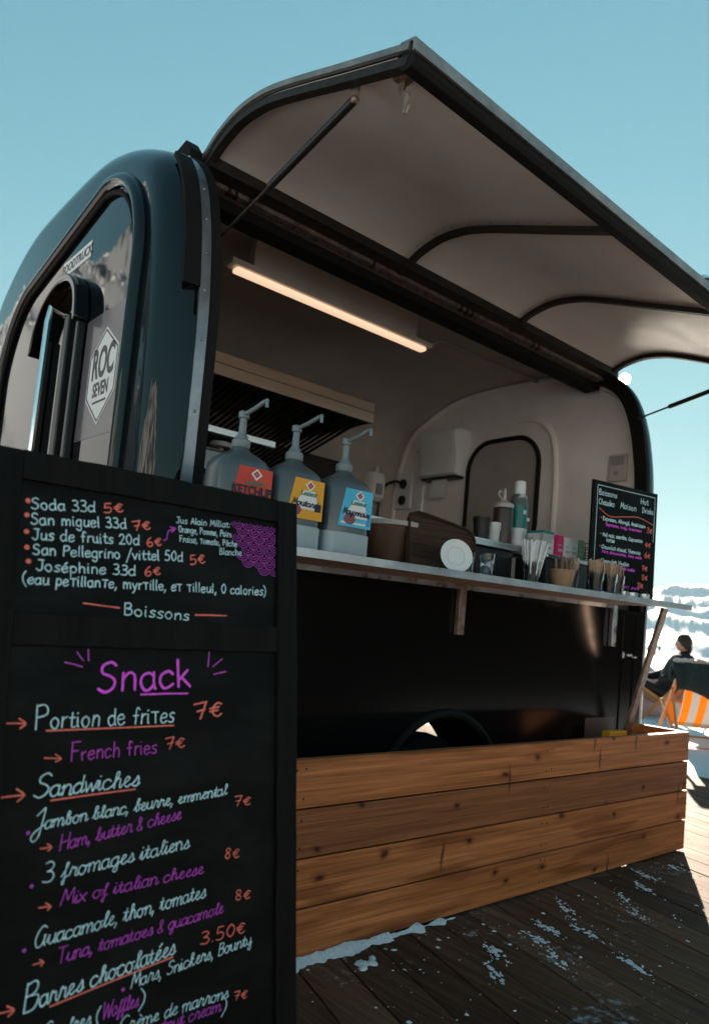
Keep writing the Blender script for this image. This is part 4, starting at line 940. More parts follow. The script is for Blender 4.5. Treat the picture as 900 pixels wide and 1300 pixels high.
# ================================================================== sauce dispensers
def sq(cx, cy, z, wx, wy, r, n=6):
    P = []
    for sx_, sy_, a0 in ((1, 1, 0), (-1, 1, 90), (-1, -1, 180), (1, -1, 270)):
        P += [(cx+sx_*(wx-r)+math.cos(math.radians(a0+90*k/n))*r, cy+sy_*(wy-r)+math.sin(math.radians(a0+90*k/n))*r, z) for k in range(n+1)]
    return P
def dispenser(x, y, label, field, kind, word, hand):
    z0 = zc(x)+.0015
    t = thing('sauce_dispenser', label, 'sauce dispenser', (x, y, z0), rotz=.06*random.uniform(-1, 1), group='pump jugs of sauce on the counter', world=False)
    wx, wy = .088, .068
    mb = MB(); mb.rings([sq(0, 0, 0, wx-.003, wy-.003, .03), sq(0, 0, .004, wx, wy, .03), sq(0, 0, .075, wx, wy, .03), sq(0, 0, .078, wx-.003, wy-.003, .03)]); mb.build('base', JUGBASE, t, angle=40)
    R = [sq(0, 0, .0785, wx-.004, wy-.004, .03), sq(0, 0, .212, wx-.003, wy-.003, .03), sq(0, 0, .232, wx-.006, wy-.005, .031), sq(0, 0, .247, wx-.015, wy-.011, .034), sq(0, 0, .260, wx-.034, wy-.023, .032), sq(0, 0, .271, wx-.052, wy-.036, .028), sq(0, 0, .280, .026, .026, .0255), sq(0, 0, .290, .024, .024, .0235)]
    mb = MB(); mb.rings(R); body = mb.build('jug', JUG, t, angle=60)
    mb = MB(); mb.lathe([(.026, .285), (.028, .288), (.028, .306), (.023, .311)], n=20); mb.lathe([(.020, .3115), (.017, .322), (.0115, .328), (.0105, .382)], n=16); pump = mb.build('pump', mat('pump_plastic', (.17, .20, .215), .4), t)
    mb = MB(); mb.lathe([(.012, .374), (.016, .377), (.016, .394), (.012, .397)], n=16); mb.tube(cr([(0, -.012, .388), (.004, -.06, .397), (.008, -.105, .409), (.009, -.122, .411)], 5), [.0068]*11+[.0060]*5, 10); mb.tube([(.009, -.119, .412), (.009, -.122, .396), (.009, -.122, .390)], .0050, 10); mb.build('nozzle', bpy.data.materials['pump_plastic'], pump)
    yf = -wy-.0012
    lp = [(-.050, .098), (.080, .098), (.080, .222), (-.028, .222)]
    def P3(u, w_, d=0.): return (u, yf+.0045-d, w_)
    mb = MB(); mb.prism([P3(u, w_) for u, w_ in lp], (0, -.0012, 0)); lab = mb.build('label', field, t)
    mb = MB(); cx_, cz_ = .028, .203; s_ = .0145
    mb.prism([P3(cx_, cz_-s_-.004, .0014), P3(cx_+s_+.004, cz_, .0014), P3(cx_, cz_+s_+.002, .0014), P3(cx_-s_-.004, cz_, .0014)], (0, -.0003, 0), 0)
    for a, b in ((1, 0), (-1, 0), (0, 1), (0, -1)):
        q = s_*.36; ox, oz = cx_+a*q*1.12, cz_+b*q*1.12
        mb.prism([P3(ox, oz-q, .002), P3(ox+q, oz, .002), P3(ox, oz+q, .002), P3(ox-q, oz, .002)], (0, -.0003, 0), 1)
    if not hand == 'plain': mb.prism([P3(-.030, .128, .0013), P3(.066, .128, .0013), P3(.047, .186, .0013), P3(.006, .186, .0013)], (0, -.0003, 0), 0)
    if kind == 'mustard':
        mb.ball((-.016, yf+.0036, .124), .017, 6, 2, (1.15, .12, 1)); mb.ball((-.022, yf+.0030, .119), .010, 6, 3, (1.1, .1, .8)); mb.prism([P3(.05, .125, .0015), P3(.073, .125, .0015), P3(.073, .150, .0015), P3(.05, .150, .0015)], (0, -.0003, 0), 4)
    if kind == 'mayo':
        mb.ball((-.006, yf+.0036, .124), .020, 6, 2, (1.25, .12, 1)); mb.prism([P3(-.04, .107, .0013), P3(.058, .107, .0013), P3(.058, .114, .0013), P3(-.04, .114, .0013)], (0, -.0003, 0), 0)
        mb.ball((-.006, yf+.0030, .120), .010, 6, 0, (1.1, .1, .8)); mb.prism([P3(.063, .108, .0013), P3(.076, .108, .0013), P3(.076, .142, .0013), P3(.063, .142, .0013)], (0, -.0003, 0), 5)
    if kind == 'ketchup': mb.ball((.018, yf+.0036, .112), .013, 6, 1, (1.1, .12, .6))
    LR = mat('emblem_red', (.42, .012, .014), .5)
    mb.build('emblem', [PAPERW, LR, mat('sausage', (.24, .07, .085), .5), mat('sausage_slice', (.52, .25, .25), .5), mat('ink_navy', (.01, .012, .03), .5), mat('ink_blue', (.05, .25, .45), .5)], lab, recalc=True)
    GR = mat('brand_green', (.03, .20, .13), .5); NV = MATS['ink_navy']
    Mx = lambda u, w_, d: plane_M((u, yf+.0045-d, w_), (1, 0, 0), (0, 0, 1))
    typed('brand_lettering', 'Lesieur', .021, Mx(.026, .171, .0032), GR, lab, bold=.0004)
    if hand == 'plain': typed('product_lettering', word, .036, Mx(.017, .1405, .0032), NV, lab, sx=.80, bold=.0014)
    else:
        mb = MB(); write(mb, word, -.034, .139, .070, .136, .0115, 'w', 'C', 1, 1, lambda u, w_, d=0: (u, yf+.0045-.0032-d, w_), stroke=.0034); mb.build('product_lettering', NV, lab, recalc=False, smooth=False)
    return t
dispenser(.185, -.232, 'grey pump jug with the red KETCHUP label, nearest the menu board', mat('ketchup_red', (.55, .028, .016), .45, c2=(.62, .09, .02), vscale=7), 'ketchup', 'KETCHUP', 'plain')
dispenser(.372, -.238, 'grey pump jug with the yellow Moutarde label between the other two', mat('mustard_yellow', (.75, .33, .015), .45), 'mustard', 'Moutarde', 'hand')
dispenser(.566, -.245, 'grey pump jug with the pale blue Mayonnaise label', mat('mayo_blue', (.06, .42, .62), .45, c2=(.10, .52, .70), vscale=6), 'mayo', 'Mayonnaise', 'hand')

# ================================================================== things on and behind the counter
def at(x, dz=.0015): return zc(x)+dz
t = thing('brown_bucket', 'brown tapered bucket beside the mayonnaise jug', 'bucket', (.995, -.02, at(1.0)))
mb = MB(); z = at(1.08); BK = mat('amber_brown', (.10, .045, .022), .5, var=.3, vscale=8)
mb.lathe([(.075, z), (.078, z+.004), (.112, z+.17), (.117, z+.172), (.117, z+.182), (.107, z+.182), (.074, z+.012)], (.995, -.02, 0), 28); mb.build('tub', BK, t)
mb = MB(); mb.lathe([(.118, z+.165), (.121, z+.167), (.121, z+.183), (.118, z+.185)], (.995, -.02, 0), 28, cap=False); mb.build('rim', mat('rim_pale', (.40, .33, .29), .5), t)
# black cabinet with a steel top: the back shelf
t = thing('back_shelf', 'black shelf cabinet with a steel edge behind the brown tray', 'shelf', (1.4, .28, 1.187))
mb = MB(); mb.box(.90, 1.90, .115, .44, 1.187, 1.392); mb.build('cabinet', BLACKP, t, .003)
mb = MB(); mb.box(.86, 1.935, .088, .46, 1.394, 1.428); mb.build('top', STEEL, t, .003)
t = thing('tea_stand', 'low black display stand with a steel top under the tea boxes', 'stand', (2.14, .05, zc(2.1)))
mb = MB(); mb.box(1.955, 2.36, -.05, .14, at(2.1), 1.372); mb.build('riser', BLACKP, t, .003)
mb = MB(); mb.box(1.945, 2.37, -.06, .15, 1.374, 1.392); mb.build('top', STEEL, t, .002)
# wooden tray leaning upright
t = thing('wooden_tray', 'dark brown wooden tray standing on edge behind the white saucer', 'tray', (1.15, -.16, at(1.15)), world=False)
t.rotation_euler = (-.13, 0, .0)
pr = [(-.185, 0), (.20, 0), (.195, .165), (.18, .19), (.14, .205), (-.06, .228), (-.13, .232), (-.165, .222), (-.18, .19)]
TRAY = wood('dark_tray_wood', (.030, .016, .011), (.085, .045, .03), stretch=(1.5, 30, 30), rnd=.1, rough=.75, spec=.1)
mb = MB(); mb.prism([(x, 0, z) for x, z in pr], (0, .012, 0)); mb.build('panel', TRAY, t, .004)
mb = MB(); mb.tube([(x*.975, -.003, .004+z*.965) for x, z in pr], .006, 6, closed=True); mb.build('raised_edge', TRAY, t)
t = thing('saucer', 'small round white saucer leaning against the brown tray', 'saucer', (1.06, -.318, at(1.06)), world=False)
t.rotation_euler = (PI/2-.22, 0, -.42)
mb = MB(); mb.lathe([(.0, .004), (.035, .004), (.062, .012), (.0635, .0105), (.036, 0), (.0, 0)], (0, .062, 0), 32); mb.build('plate', PAPERW, t, angle=60)
mb = MB(); mb.lathe([(.033, .0055), (.035, .0075), (.037, .0055)], (0, .062, 0), 32, cap=False); mb.build('foot_ring', PAPERW, t)
# tumblers
def tumbler(name, label, x, y, z, r, h, group=None, cat='glass'):
    t = thing(name, label, cat, (x, y, z), group=group, world=False)
    mb = MB(); mb.lathe([(r*.80, 0), (r*.83, .002), (r*.90, h*.55), (r*.98, h*.60), (r, h), (r*.93, h), (r*.86, h*.58), (r*.76, .010), (0.001, .010)], n=24, cap=True); mb.build('tumbler', GLASS, t)
    return t
tumbler('drinking_glass', 'clear glass tumbler standing right of the white saucer', 1.195, -.345, at(1.19), .030, .085, 'empty glass tumblers')
tumbler('drinking_glass', 'clear glass tumbler half hidden behind the white saucer', 1.135, -.30, at(1.13), .030, .085, 'empty glass tumblers')
def sticks(t, n, r0, r1, z0, h, m, th=.0028, w_=.0045, seed=1):
    rnd = random.Random(seed); mb = MB()
    for k in range(n):
        a = rnd.uniform(0, 2*PI); q = math.sqrt(rnd.random()); b_ = Vector((math.cos(a)*r0*q, math.sin(a)*r0*q, z0)); a2 = a+rnd.uniform(-.3, .3); q1 = q*rnd.uniform(.8, 1.0)
        e = Vector((math.cos(a2)*r1*q1, math.sin(a2)*r1*q1, z0+h*rnd.uniform(.88, 1.06)))
        d = (e-b_).normalized(); s_ = d.cross(Vector((math.sin(a+k), math.cos(a+k), 0))).normalized(); n_ = d.cross(s_)
        mb.rings([[p+s_*w_+n_*th*.4, p-s_*w_+n_*th*.4, p-s_*w_-n_*th*.4, p+s_*w_-n_*th*.4] for p in (b_, e)])
    return mb.build('stirrers', m, t, smooth=False)
t = tumbler('straw_glass', 'clear glass of tall white paper straws fanning out', 1.505, -.315, at(1.5), .036, .090, cat='glass of straws')
rnd = random.Random(3); mb = MB()
for k in range(34):
    a = rnd.uniform(0, 2*PI); q = math.sqrt(rnd.random()); mb.tube([(math.cos(a)*.024*q, math.sin(a)*.024*q, .012), (math.cos(a)*.058*q, math.sin(a)*.058*q, .172*rnd.uniform(.93, 1.04))], .0042, 7)
mb.build('straws', PAPERW, t)
t = thing('kraft_cup', 'brown kraft paper cup of dark stirrers beside the straws', 'paper cup', (1.70, -.325, at(1.7)), world=False)
mb = MB(); mb.lathe([(.038, 0), (.040, .002), (.053, .068), (.0555, .070), (.0555, .075), (.051, .075), (.038, .006), (.001, .006)], n=28); mb.build('cup', KRAFT, t)
sticks(t, 30, .034, .050, .01, .115, mat('dark_stirrers', (.20, .12, .08), .6, var=.25, vscale=40), seed=2)
spots = [(1.845, -.27, .036, 'glass of wooden stirrers between the kraft cup and the others', 26), (1.935, -.335, .037, 'glass of wooden stirrers second from the kraft cup', 30),
         (2.035, -.34, .037, 'glass of wooden stirrers third from the kraft cup', 30), (2.125, -.325, .035, 'glass of reddish stirrers nearest the small hot drinks menu', 28)]
for k, (x, y, r, lb, n_) in enumerate(spots):
    t = tumbler('stirrer_glass', lb, x, y, at(x), r, .090, 'glasses of wooden stirrers', 'glass of stirrers')
    sticks(t, n_, r*.62, r*.98, .012, .128, STICK if k < 3 else mat('rosy_sticks', (.42, .23, .19), .6, var=.2, vscale=40), seed=10+k)
# sugar jar tops seen just over the counter edge by the menu's foot
for px_, py_, r in ((2.28, -.26, .030), (2.36, -.26, .034), (2.44, -.28, .030)):
    t = thing('small_pot', 'small steel pot at the foot of the small drinks menu', 'pot', (px_, py_, at(px_)), group='small steel pots by the menu', world=False)
    mb = MB(); mb.lathe([(r-.004, 0), (r, .01), (r, .030), (r-.002, .032), (r-.004, .030), (r-.006, .006), (.001, .006)], n=18); mb.build('pot', ALU, t)
# on the back shelf
zs = 1.4295
t = thing('dark_cup', 'stack of dark paper cups on the steel shelf edge', 'cups', (1.70, .15, zs), world=False)
mb = MB(); mb.lathe([(.030, 0), (.040, .085), (.043, .087), (.043, .092), (.041, .094), (.043, .1), (.043, .105), (.038, .105)], n=24); mb.build('cups', mat('dark_cup', (.02, .017, .016), .5), t)
tumbler('shot_glass', 'small frosted white glass on the steel shelf beside the squeeze bottle', 1.765, .125, zs, .031, .088)
bpy.data.objects['shot_glass'].children[0].data.materials[0] = mat('frosted_glass', (.62, .62, .61), .35, spec=.5)
t = thing('squeeze_bottle', 'brown sauce squeeze bottle with a capped nozzle on the steel shelf', 'squeeze bottle', (1.845, .145, zs), world=False)
mb = MB(); mb.lathe([(.046, 0), (.049, .004), (.049, .155), (.047, .168), (.040, .172)], n=28); mb.build('bottle', mat('sauce_brown', (.055, .030, .026), .3), t)
mb = MB(); mb.lathe([(.049, .1725), (.049, .190), (.040, .198), (.018, .208), (.010, .215), (.006, .268), (.003, .270)], n=22); nz = mb.build('cap', mat('clear_cap', (.42, .37, .35), .4), t)
mb = MB(); mb.tube(cr([(-.012, 0, .212), (-.03, 0, .222), (-.044, 0, .236), (-.036, 0, .252), (-.026, 0, .246)], 5), .0045, 8); mb.build('tip_strap', MATS['clear_cap'], nz)
t = thing('cream_can', 'tall whipped cream can with a green band and white cap', 'cream can', (1.965, .15, 1.3935), world=False)
zb = .036
mb = MB(); mb.lathe([(.043, 0), (.046, .004), (.046, .125)], n=28); mb.build('body', mat('can_white', (.60, .62, .62), .3), t)
mb = MB(); mb.lathe([(.0465, .1255), (.0465, .236)], n=28); bd = mb.build('band', mat('band_green', (.008, .16, .15), .3), t)
mb = MB()
for k, (zz, rr) in enumerate(((.205, .010), (.172, .008))): mb.box(-.02+k*.03, .0+k*.03, -.0478, -.0462, zz-rr, zz+rr)
mb.build('band_marks', PAPERW, bd)
mb = MB(); mb.lathe([(.0465, .2365), (.045, .262), (.036, .288), (.027, .298)], n=28); mb.build('shoulder', mat('shoulder_dark', (.10, .11, .11), .3, c2=(.62, .64, .64), vscale=6, lo=.47, hi=.53), t)
mb = MB(); mb.lathe([(.028, .2985), (.028, .345), (.025, .362), (.018, .366)], n=24); mb.build('cap', WHITEP, t)
# tea boxes
zt = 1.3935
def teabox(lb, x, y, w_, d, hgt, c, lid=None):
    t = thing('tea_box', lb, 'tea box', (x, y, zt), group='small tea boxes in a row', world=False)
    mb = MB(); mb.box(-w_/2, w_/2, -d/2, d/2, 0, hgt); mb.build('carton', c, t, .0015)
    mb = MB(); mb.box(-w_/2+.0005, w_/2-.0005, -d/2+.0005, d/2-.0005, hgt+.0005, hgt+.012) ; mb.build('lid', lid or c, t, .001)
    mb = MB(); mb.box(-w_*.3, w_*.3, -d/2-.0008, -d/2-.0002, hgt*.25, hgt*.38); mb.box(-w_*.3, w_*.2, -d/2-.0008, -d/2-.0002, hgt*.55, hgt*.62); mb.build('print', mat('print_grey', (.35, .40, .40), .6), t)
teabox('grey and white tea box with a teal lid, largest in the row', 1.985, .02, .085, .10, .098, mat('carton_grey', (.38, .40, .40), .6, c2=(.62, .63, .62), vscale=9, lo=.48, hi=.52), mat('lid_teal', (.01, .20, .20), .5))
teabox('bright pink tea box between white ones', 2.06, -.01, .052, .07, .088, mat('carton_pink', (.62, .015, .14), .5))
teabox('white tea box right beside the pink one', 2.118, -.01, .055, .07, .085, PAPERW)
teabox('white tea box next to the green one', 2.178, -.01, .055, .07, .088, mat('carton_white', (.66, .68, .68), .6))
teabox('pale green tea box at the right end of the row', 2.235, -.01, .052, .07, .088, mat('carton_green', (.14, .34, .16), .55))
t = thing('dark_basket', 'dark wire basket behind the small hot drinks menu', 'basket', (2.40, .06, 1.3935), world=False)
mb = MB()
for z in (.01, .04, .07, .10): mb.tube([(p[0], p[1], z) for p in sq(0, 0, z, .075+z*.1, .05+z*.1, .02)], .0022, 5, closed=True)
for a in range(14):
    q = sq(0, 0, 0, .076, .051, .02, 3); q2 = sq(0, 0, .1, .085, .06, .02, 3); mb.tube([q[a], q2[a]], .002, 5)
mb.build('wires', DARKMET, t)
mb = MB(); mb.box(-.07, .07, -.045, .045, -.001, .006); mb.build('bottom', BLACKP, t)
MB().box(2.30, 2.55, -.01, .14, zc(2.4)+.0005, 1.3925).build('plinth', BLACKP, bpy.data.objects['tea_stand'])

# paper towel dispenser, soap dispenser
t = thing('towel_dispenser', 'pale grey paper towel dispenser hung on the end wall with a sheet hanging out', 'towel dispenser', (2.997, 1.69, 2.1))
R = []
for z, d in ((2.105, .10), (2.12, .125), (2.22, .115), (2.40, .155), (2.435, .150), (2.445, .13)): R.append([(2.998-x, y, z) for x, y in ((0, 1.50), (d-.03, 1.50), (d-.008, 1.51), (d, 1.54), (d, 1.85), (d-.008, 1.88), (d-.03, 1.89), (0, 1.89))])
mb = MB(); mb.rings(R); mb.build('cover', WHITEP, t, angle=50)
mb = MB(); mb.box(2.90, 2.985, 1.52, 1.87, 2.088, 2.104); mb.build('slot', BLACKP, t)
pts = [(2.93, 2.095), (2.925, 2.05), (2.915, 2.00), (2.92, 1.955)]
mb = MB()
R = [[(x, 1.63, z), (x, 1.79, z), (x+.003, 1.79, z), (x+.003, 1.63, z)] for x, z in pts]; mb.rings(R); mb.build('paper_sheet', PAPERW, t)
mb = MB(); mb.lathe([(.012, 0), (.010, -.006)], (2.845, 1.87, 2.3), 10, M=Matrix.Rotation(PI/2, 4, 'Y')); mb.build('lock', GREYP, t)
t = thing('soap_dispenser', 'white soap dispenser on the back wall of the cabin', 'soap dispenser', (2.74, 2.28, 1.92))
mb = MB(); R = [[(x, 2.28-y, z) for x, y in ((2.67, 0), (2.67, d-.03), (2.69, d), (2.80, d), (2.82, d-.03), (2.82, 0))] for z, d in ((1.93, .07), (1.96, .10), (2.10, .11), (2.15, .09))]
mb.rings(R); mb.build('body', WHITEP, t, .006)
mb = MB(); mb.lathe([(.014, 2.152), (.012, 2.20), (.006, 2.205)], (2.745, 2.22, 0), 12); mb.box(2.715, 2.765, 2.155, 2.18, 1.98, 2.06, 1); mb.build('lever', [WHITEP, GREYP], t)
# press by the cooking side
t = thing('kitchen_press', 'dark kitchen machine with a bright steel bar handle behind the ketchup jug', 'kitchen machine', (.72, .95, 1.187))
mb = MB(); mb.box(.52, .92, .82, 1.15, 1.187, 1.60); mb.build('body', mat('machine_black', (.02, .02, .022), .35, metal=.5), t, .01)
mb = MB(); mb.box(.53, .75, .80, 1.10, 1.605, 1.70); mb.box(.56, .70, .82, 1.0, 1.70, 1.715); mb.build('head', mat('machine_grey', (.16, .165, .17), .35, metal=.7), t, .012)
mb = MB(); mb.box(.605, .640, .905, .935, 1.715, 1.80); mb.build('post', STEEL, t, .003)
mb = MB(); mb.box(.575, 1.005, .90, .935, 1.80, 1.835); mb.build('bar_handle', STEEL, t, .004)
mb = MB(); mb.lathe([(.05, 1.755), (.055, 1.76), (.055, 1.775), (.05, 1.78)], (.75, .97, 0), 18); mb.lathe([(.012, 1.70), (.012, 1.755)], (.75, .97, 0), 10); mb.build('dial', GREYP, t)

# ================================================================== snow side: deck chairs, people
stripe = bpy.data.materials.new('striped_canvas'); stripe.use_nodes = True; tt = stripe.node_tree; bb = tt.nodes['Principled BSDF']
tcn = tt.nodes.new('ShaderNodeTexCoord'); sx = tt.nodes.new('ShaderNodeSeparateXYZ'); tt.links.new(tcn.outputs['Object'], sx.inputs[0])
m1 = tt.nodes.new('ShaderNodeMath'); m1.operation = 'MULTIPLY'; m1.inputs[1].default_value = 1/.15; tt.links.new(sx.outputs[1], m1.inputs[0])
m2 = tt.nodes.new('ShaderNodeMath'); m2.operation = 'FRACT'; tt.links.new(m1.outputs[0], m2.inputs[0])
m3 = tt.nodes.new('ShaderNodeMath'); m3.operation = 'GREATER_THAN'; m3.inputs[1].default_value = .5; tt.links.new(m2.outputs[0], m3.inputs[0])
mx = tt.nodes.new('ShaderNodeMix'); mx.data_type = 'RGBA'; mx.inputs[6].default_value = (.92, .40, .02, 1); mx.inputs[7].default_value = (.62, .60, .585, 1)
tt.links.new(m3.outputs[0], mx.inputs[0]); tt.links.new(mx.outputs[2], bb.inputs['Base Color']); bb.inputs['Roughness'].default_value = .8
tr_ = tt.nodes.new('ShaderNodeBsdfTranslucent'); tt.links.new(mx.outputs[2], tr_.inputs[0]); ms_ = tt.nodes.new('ShaderNodeMixShader'); ms_.inputs[0].default_value = .45
tt.links.new(bb.outputs[0], ms_.inputs[1]); tt.links.new(tr_.outputs[0], ms_.inputs[2]); tt.links.new(ms_.outputs[0], tt.nodes['Material Output'].inputs[0])
CHAIRW = mat('orange_varnished_wood', (.52, .20, .055), .45, var=.12, vscale=8, stretch=(1, 12, 12))
def deckchair(loc, ang, label):
    """faces local +x; sling between a high rear bar and a low front bar"""
    t = thing('deck_chair', label, 'deck chair', loc, ang, 'striped deck chairs on the snow', world=False)
    for s in (-1, 1):
        mb = MB(); y = s*.29; R = []
        for (x, z) in ((-.40, .83), (.46, .0)): R.append([(x-.018, y-.013, z-.01), (x+.022, y-.013, z+.012), (x+.022, y+.013, z+.012), (x-.018, y+.013, z-.01)])
        mb.rings(R); mb.build('long_rail', CHAIRW, t, .003)
        mb = MB(); y = s*.255; R = []
        for (x, z) in ((-.34, .0), (.40, .43)): R.append([(x-.016, y-.012, z+.014), (x+.02, y-.012, z-.012), (x+.02, y+.012, z-.012), (x-.016, y+.012, z+.014)])
        mb.rings(R); mb.build('seat_rail', CHAIRW, t, .003)
        mb = MB(); mb.tube([(-.18, s*.31, .60), (-.42, s*.31, .16)], .012, 6); mb.build('back_prop', CHAIRW, t)
    mb = MB(); mb.tube([(-.41, -.31, .825), (-.41, .31, .825)], .016, 8); mb.tube([(.40, -.27, .43), (.40, .27, .43)], .016, 8); mb.tube([(.42, -.3, .06), (.42, .3, .06)], .012, 8); mb.tube([(-.31, -.27, .03), (-.31, .27, .03)], .012, 8); mb.build('cross_bars', CHAIRW, t)
    path = cr([(-.425, .835), (-.36, .66), (-.26, .42), (-.10, .235), (.08, .225), (.26, .33), (.415, .448)], 5); R = []
    for p in path: R.append([(p.x, -.235, p.y), (p.x, -.08, p.y-.012), (p.x, .08, p.y-.012), (p.x, .235, p.y), (p.x, .235, p.y+.003), (p.x, .08, p.y-.009), (p.x, -.08, p.y-.009), (p.x, -.235, p.y+.003)])
    mb = MB(); mb.rings(R); mb.build('canvas_sling', stripe, t, angle=60)
    return t
FA = math.atan2(.68, .73)
def chair_at(px, py, ang, ly): pass
dc1 = deckchair((6.59, 1.42, .0), FA, 'orange and white striped deck chair with a dark coat over its back')
FB = math.atan2(.6, -.8)
dc2 = deckchair((8.66, 2.90, .0), FB, 'farther striped deck chair that the seated person leans back in')
# dark coat draped over the near chair's top bar
t = thing('draped_coat', 'dark green coat with pale fur trim draped over the near deck chair', 'coat', tuple(dc1.location), FA, world=False)
mb = MB(); nu, nv = 22, 12; V = {}
for i in range(nu+1):
    u = i/nu; y = -.40+.80*u
    for j in range(nv+1):
        s = j/nv; fold = .018*math.sin(u*19+s*2)+.012*math.sin(u*41+1)
        if s < .25: x, z = -.36-.02*s, .70+.15*(s/.25)
        else: k = (s-.25)/.75; x, z = -.43-.045*math.sin(k*2.6), .862-(.36+.05*math.sin(u*5+.6)-.14*abs(u-.5))*k
        V[i, j] = mb.v((x-abs(fold), y*(1-.12*s), z-.02*abs(u-.5)))
for i in range(nu):
    for j in range(nv): mb.face([V[i, j], V[i+1, j], V[i+1, j+1], V[i, j+1]])
cl = mb.build('cloth', mat('dark_green_cloth', (.022, .034, .032), .85, var=.3, vscale=20), t, angle=80); so_ = cl.modifiers.new('thick', 'SOLIDIFY'); so_.thickness = .02
mb = MB(); rnd = random.Random(5)
for k in range(60):
    y = -.36+.72*k/59; mb.ball((-.42+rnd.uniform(-.02, .02), y, .872+rnd.uniform(-.012, .015)), rnd.uniform(.014, .026), 4)
mb.build('fur_trim', mat('pale_fur', (.6, .55, .50), .9), t)

def person(loc, ang, label, joints, edges, radii, jacket, trousers, hair, hat=None):
    t = thing('person', label, 'person', loc, ang, world=False)
    me = bpy.data.meshes.new('body'); me.from_pydata([Vector(j) for j in joints], edges, [])
    o = bpy.data.objects.new('body', me); col.objects.link(o); o.parent = t
    sk = o.modifiers.new('skin', 'SKIN'); o.modifiers.new('sub', 'SUBSURF').levels = 2; o.modifiers['sub'].render_levels = 2
    for i, r in enumerate(radii): me.skin_vertices[0].data[i].radius = (r, r)
    me.skin_vertices[0].data[0].use_root = True
    me.materials.append(jacket)
    return t
JK = mat('black_jacket', (.010, .010, .012), .75, var=.3, vscale=18); HAIR = mat('dark_hair', (.022, .014, .010), .7); SKIN = mat('skin', (.42, .22, .15), .5)
# seated in the farther chair, seen from behind
J = [(.02, 0, .30), (-.12, 0, .52), (-.24, 0, .76), (-.27, 0, .86), (-.25, 0, .93),          # pelvis, belly, chest, neck, head base
     (-.24, .17, .80), (-.14, .25, .60), (.08, .24, .54), (.17, .22, .55), (-.24, -.17, .80), (-.14, -.25, .60), (.08, -.24, .54), (.17, -.22, .55),
     (.06, .10, .32), (.46, .14, .50), (.62, .14, .10), (.74, .15, .06), (.06, -.10, .32), (.46, -.14, .50), (.62, -.14, .10), (.74, -.15, .06)]
E_ = [(0, 1), (1, 2), (2, 3), (3, 4), (2, 5), (5, 6), (6, 7), (7, 8), (2, 9), (9, 10), (10, 11), (11, 12), (0, 13), (13, 14), (14, 15), (15, 16), (0, 17), (17, 18), (18, 19), (19, 20)]
RD = [.16, .17, .20, .085, .075, .105,   .075, .055, .04, .105, .075, .055, .04, .095, .07, .05, .045, .095, .07, .05, .045]
sp_ = person(tuple(Vector(dc2.location)+Vector((.0, .0, .03))), FB, 'seated person in a black jacket leaning back in the farther deck chair', J, E_, RD, JK, JK, HAIR)
def head(t, c, tilt=0., hair=HAIR):
    c = Vector(c)
    mb = MB(); mb.ball(c, .10, 8, 0, (.98, .82, 1.16)); mb.ball(c+Vector((.098, 0, -.012)), .017, 5, 0, (1, .8, 1.3)); mb.ball(c+Vector((.0, .083, -.005)), .022, 5, 0, (.8, .4, 1.2)); mb.ball(c+Vector((.0, -.083, -.005)), .022, 5, 0, (.8, .4, 1.2))
    for s in (-1, 1): mb.ball(c+Vector((.088, s*.033, .014)), .012, 4, 1)
    mb.box(.082, .096, -.022, .022, -.056, -.048, 2, Matrix.Translation(c)); mb.build('head', [SKIN, PAPERW, mat('lips', (.35, .11, .09), .5)], t, angle=80)
    mb = MB(); mb.ball(c+Vector((-.018, 0, .022)), .112, 8, 0, (.98, .90, 1.06)); mb.ball(c+Vector((-.07, 0, -.06)), .08, 6, 0, (.7, 1, 1.1)); mb.build('hair', hair, t, angle=80)
head(sp_, (-.235, 0, 1.02))
# white bean bag on the snow
t = thing('bean_bag', 'pale pink bean bag lying on the snow behind the counter strut', 'bean bag', (9.0, 3.55, 0), world=False)
mb = MB(); R = []
for z, r in ((0, .50), (.06, .60), (.2, .64), (.38, .55), (.56, .36), (.68, .20), (.74, .07)):
    R.append([(math.cos(2*PI*k/28)*r*(1+.05*math.sin(k*1.9+z*9))+.10*z, math.sin(2*PI*k/28)*r*(1+.04*math.cos(k*2.7+z*5)), z) for k in range(28)])
mb.rings(R); mb.build('bag', mat('pale_pink_cloth', (.62, .50, .53), .8, var=.06, bump=.3, bscale=6), t, angle=80)
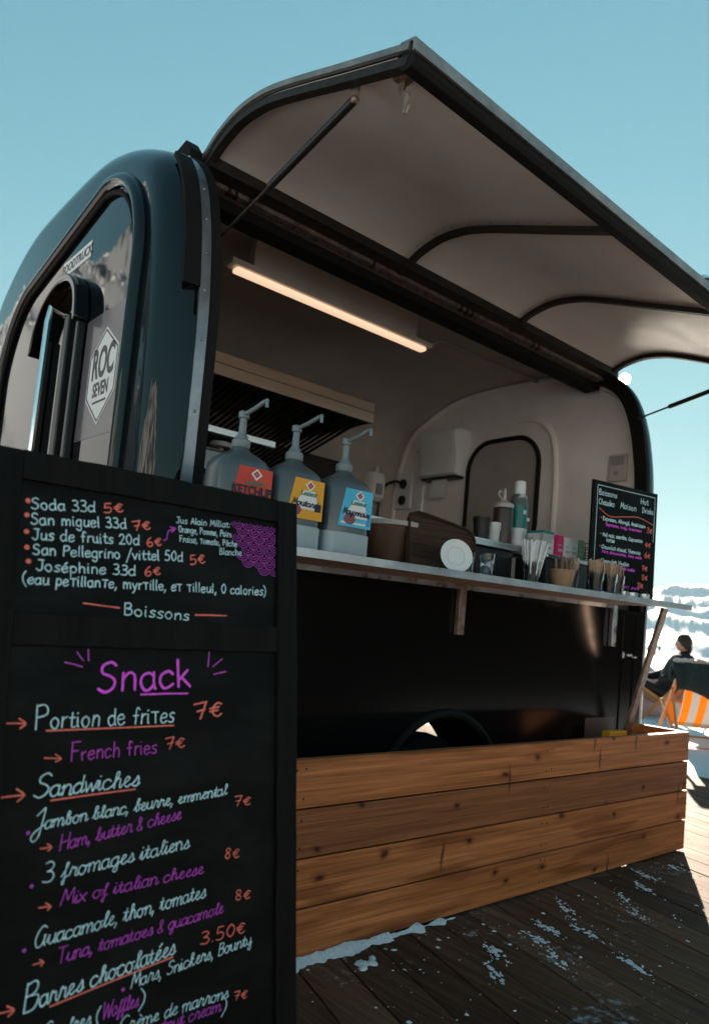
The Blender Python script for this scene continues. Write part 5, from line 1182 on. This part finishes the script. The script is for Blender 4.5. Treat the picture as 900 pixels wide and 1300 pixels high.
# skiers far off on the snowfield
mb = MB(); rnd = random.Random(11)
cols = [mat('ski_teal', (.03, .25, .22), .7), mat('ski_red', (.45, .05, .03), .7), mat('ski_dark', (.03, .03, .04), .7), mat('ski_blue', (.05, .16, .4), .7)]
for k in range(26):
    D = rnd.uniform(80, 130); az = rnd.uniform(.985, 1.075); x, y = CAM.x+math.sin(az)*D, CAM.y+math.cos(az)*D; z = terrain(math.hypot(x, y), math.atan2(x, y)); m_ = rnd.randrange(4)
    mb.tube([(x-.08, y, z), (x-.06, y, z+.8)], [.07, .09], 6, 2); mb.tube([(x+.1, y, z), (x+.05, y, z+.8)], [.07, .09], 6, 2); mb.tube([(x, y, z+.75), (x, y, z+1.1), (x, y, z+1.42)], [.16, .2, .17], 8, m_); mb.ball((x, y, z+1.62), .13, 5, 2); mb.tube([(x-.2, y, z+1.38), (x-.3, y+.1, z+.95)], .06, 6, m_); mb.tube([(x+.2, y, z+1.38), (x+.32, y-.1, z+1.0)], .06, 6, m_)
o = struct(mb.build('skier_crowd', cols), 'stuff'); o['label'] = 'small crowd of skiers far off on the snow'

# ================================================================== unseen board screen, added to darken what the black paint mirrors
CH = wood('added_screen_wood', (.010, .007, .006), (.026, .017, .013), stretch=(1.2, 14, 14), rnd=.3, rough=.95, spec=.0)
t = thing('added_dark_screen', 'added dark board screen out of view, darkening the reflections in the trailer paint', 'screen', (9, -4.1, 0))
mb = MB()
for i in range(9): mb.box(2.6, 17, -4.13+.012*(i % 2), -4.10+.012*(i % 2), .01+i*.22, .01+i*.22+.219)
mb.box(2.6, 17, -4.134, -4.1305, .01, 1.98); mb.build('boards', CH, t, smooth=False)
for x in (2.7, 4.9, 7.1, 9.3, 11.5, 13.7, 15.9):
    mb = MB(); mb.box(x-.045, x+.045, -4.23, -4.135, 0, 2.0); mb.build('post', CH, t)

# ================================================================== thin mountain air over the valley
hz_m = bpy.data.materials.new('mountain_air'); hz_m.use_nodes = True; tt = hz_m.node_tree; tt.nodes.clear()
ou = tt.nodes.new('ShaderNodeOutputMaterial'); pv = tt.nodes.new('ShaderNodeVolumePrincipled'); pv.inputs['Density'].default_value = 2.6e-5; pv.inputs['Color'].default_value = (.80, .92, 1, 1); pv.inputs['Anisotropy'].default_value = .2
tt.links.new(pv.outputs[0], ou.inputs['Volume'])
o = struct(MB().box(-9900, 9900, -9900, 9900, -262, 1450).build('haze', hz_m), 'stuff'); o['label'] = 'thin bluish mountain air over the valley'
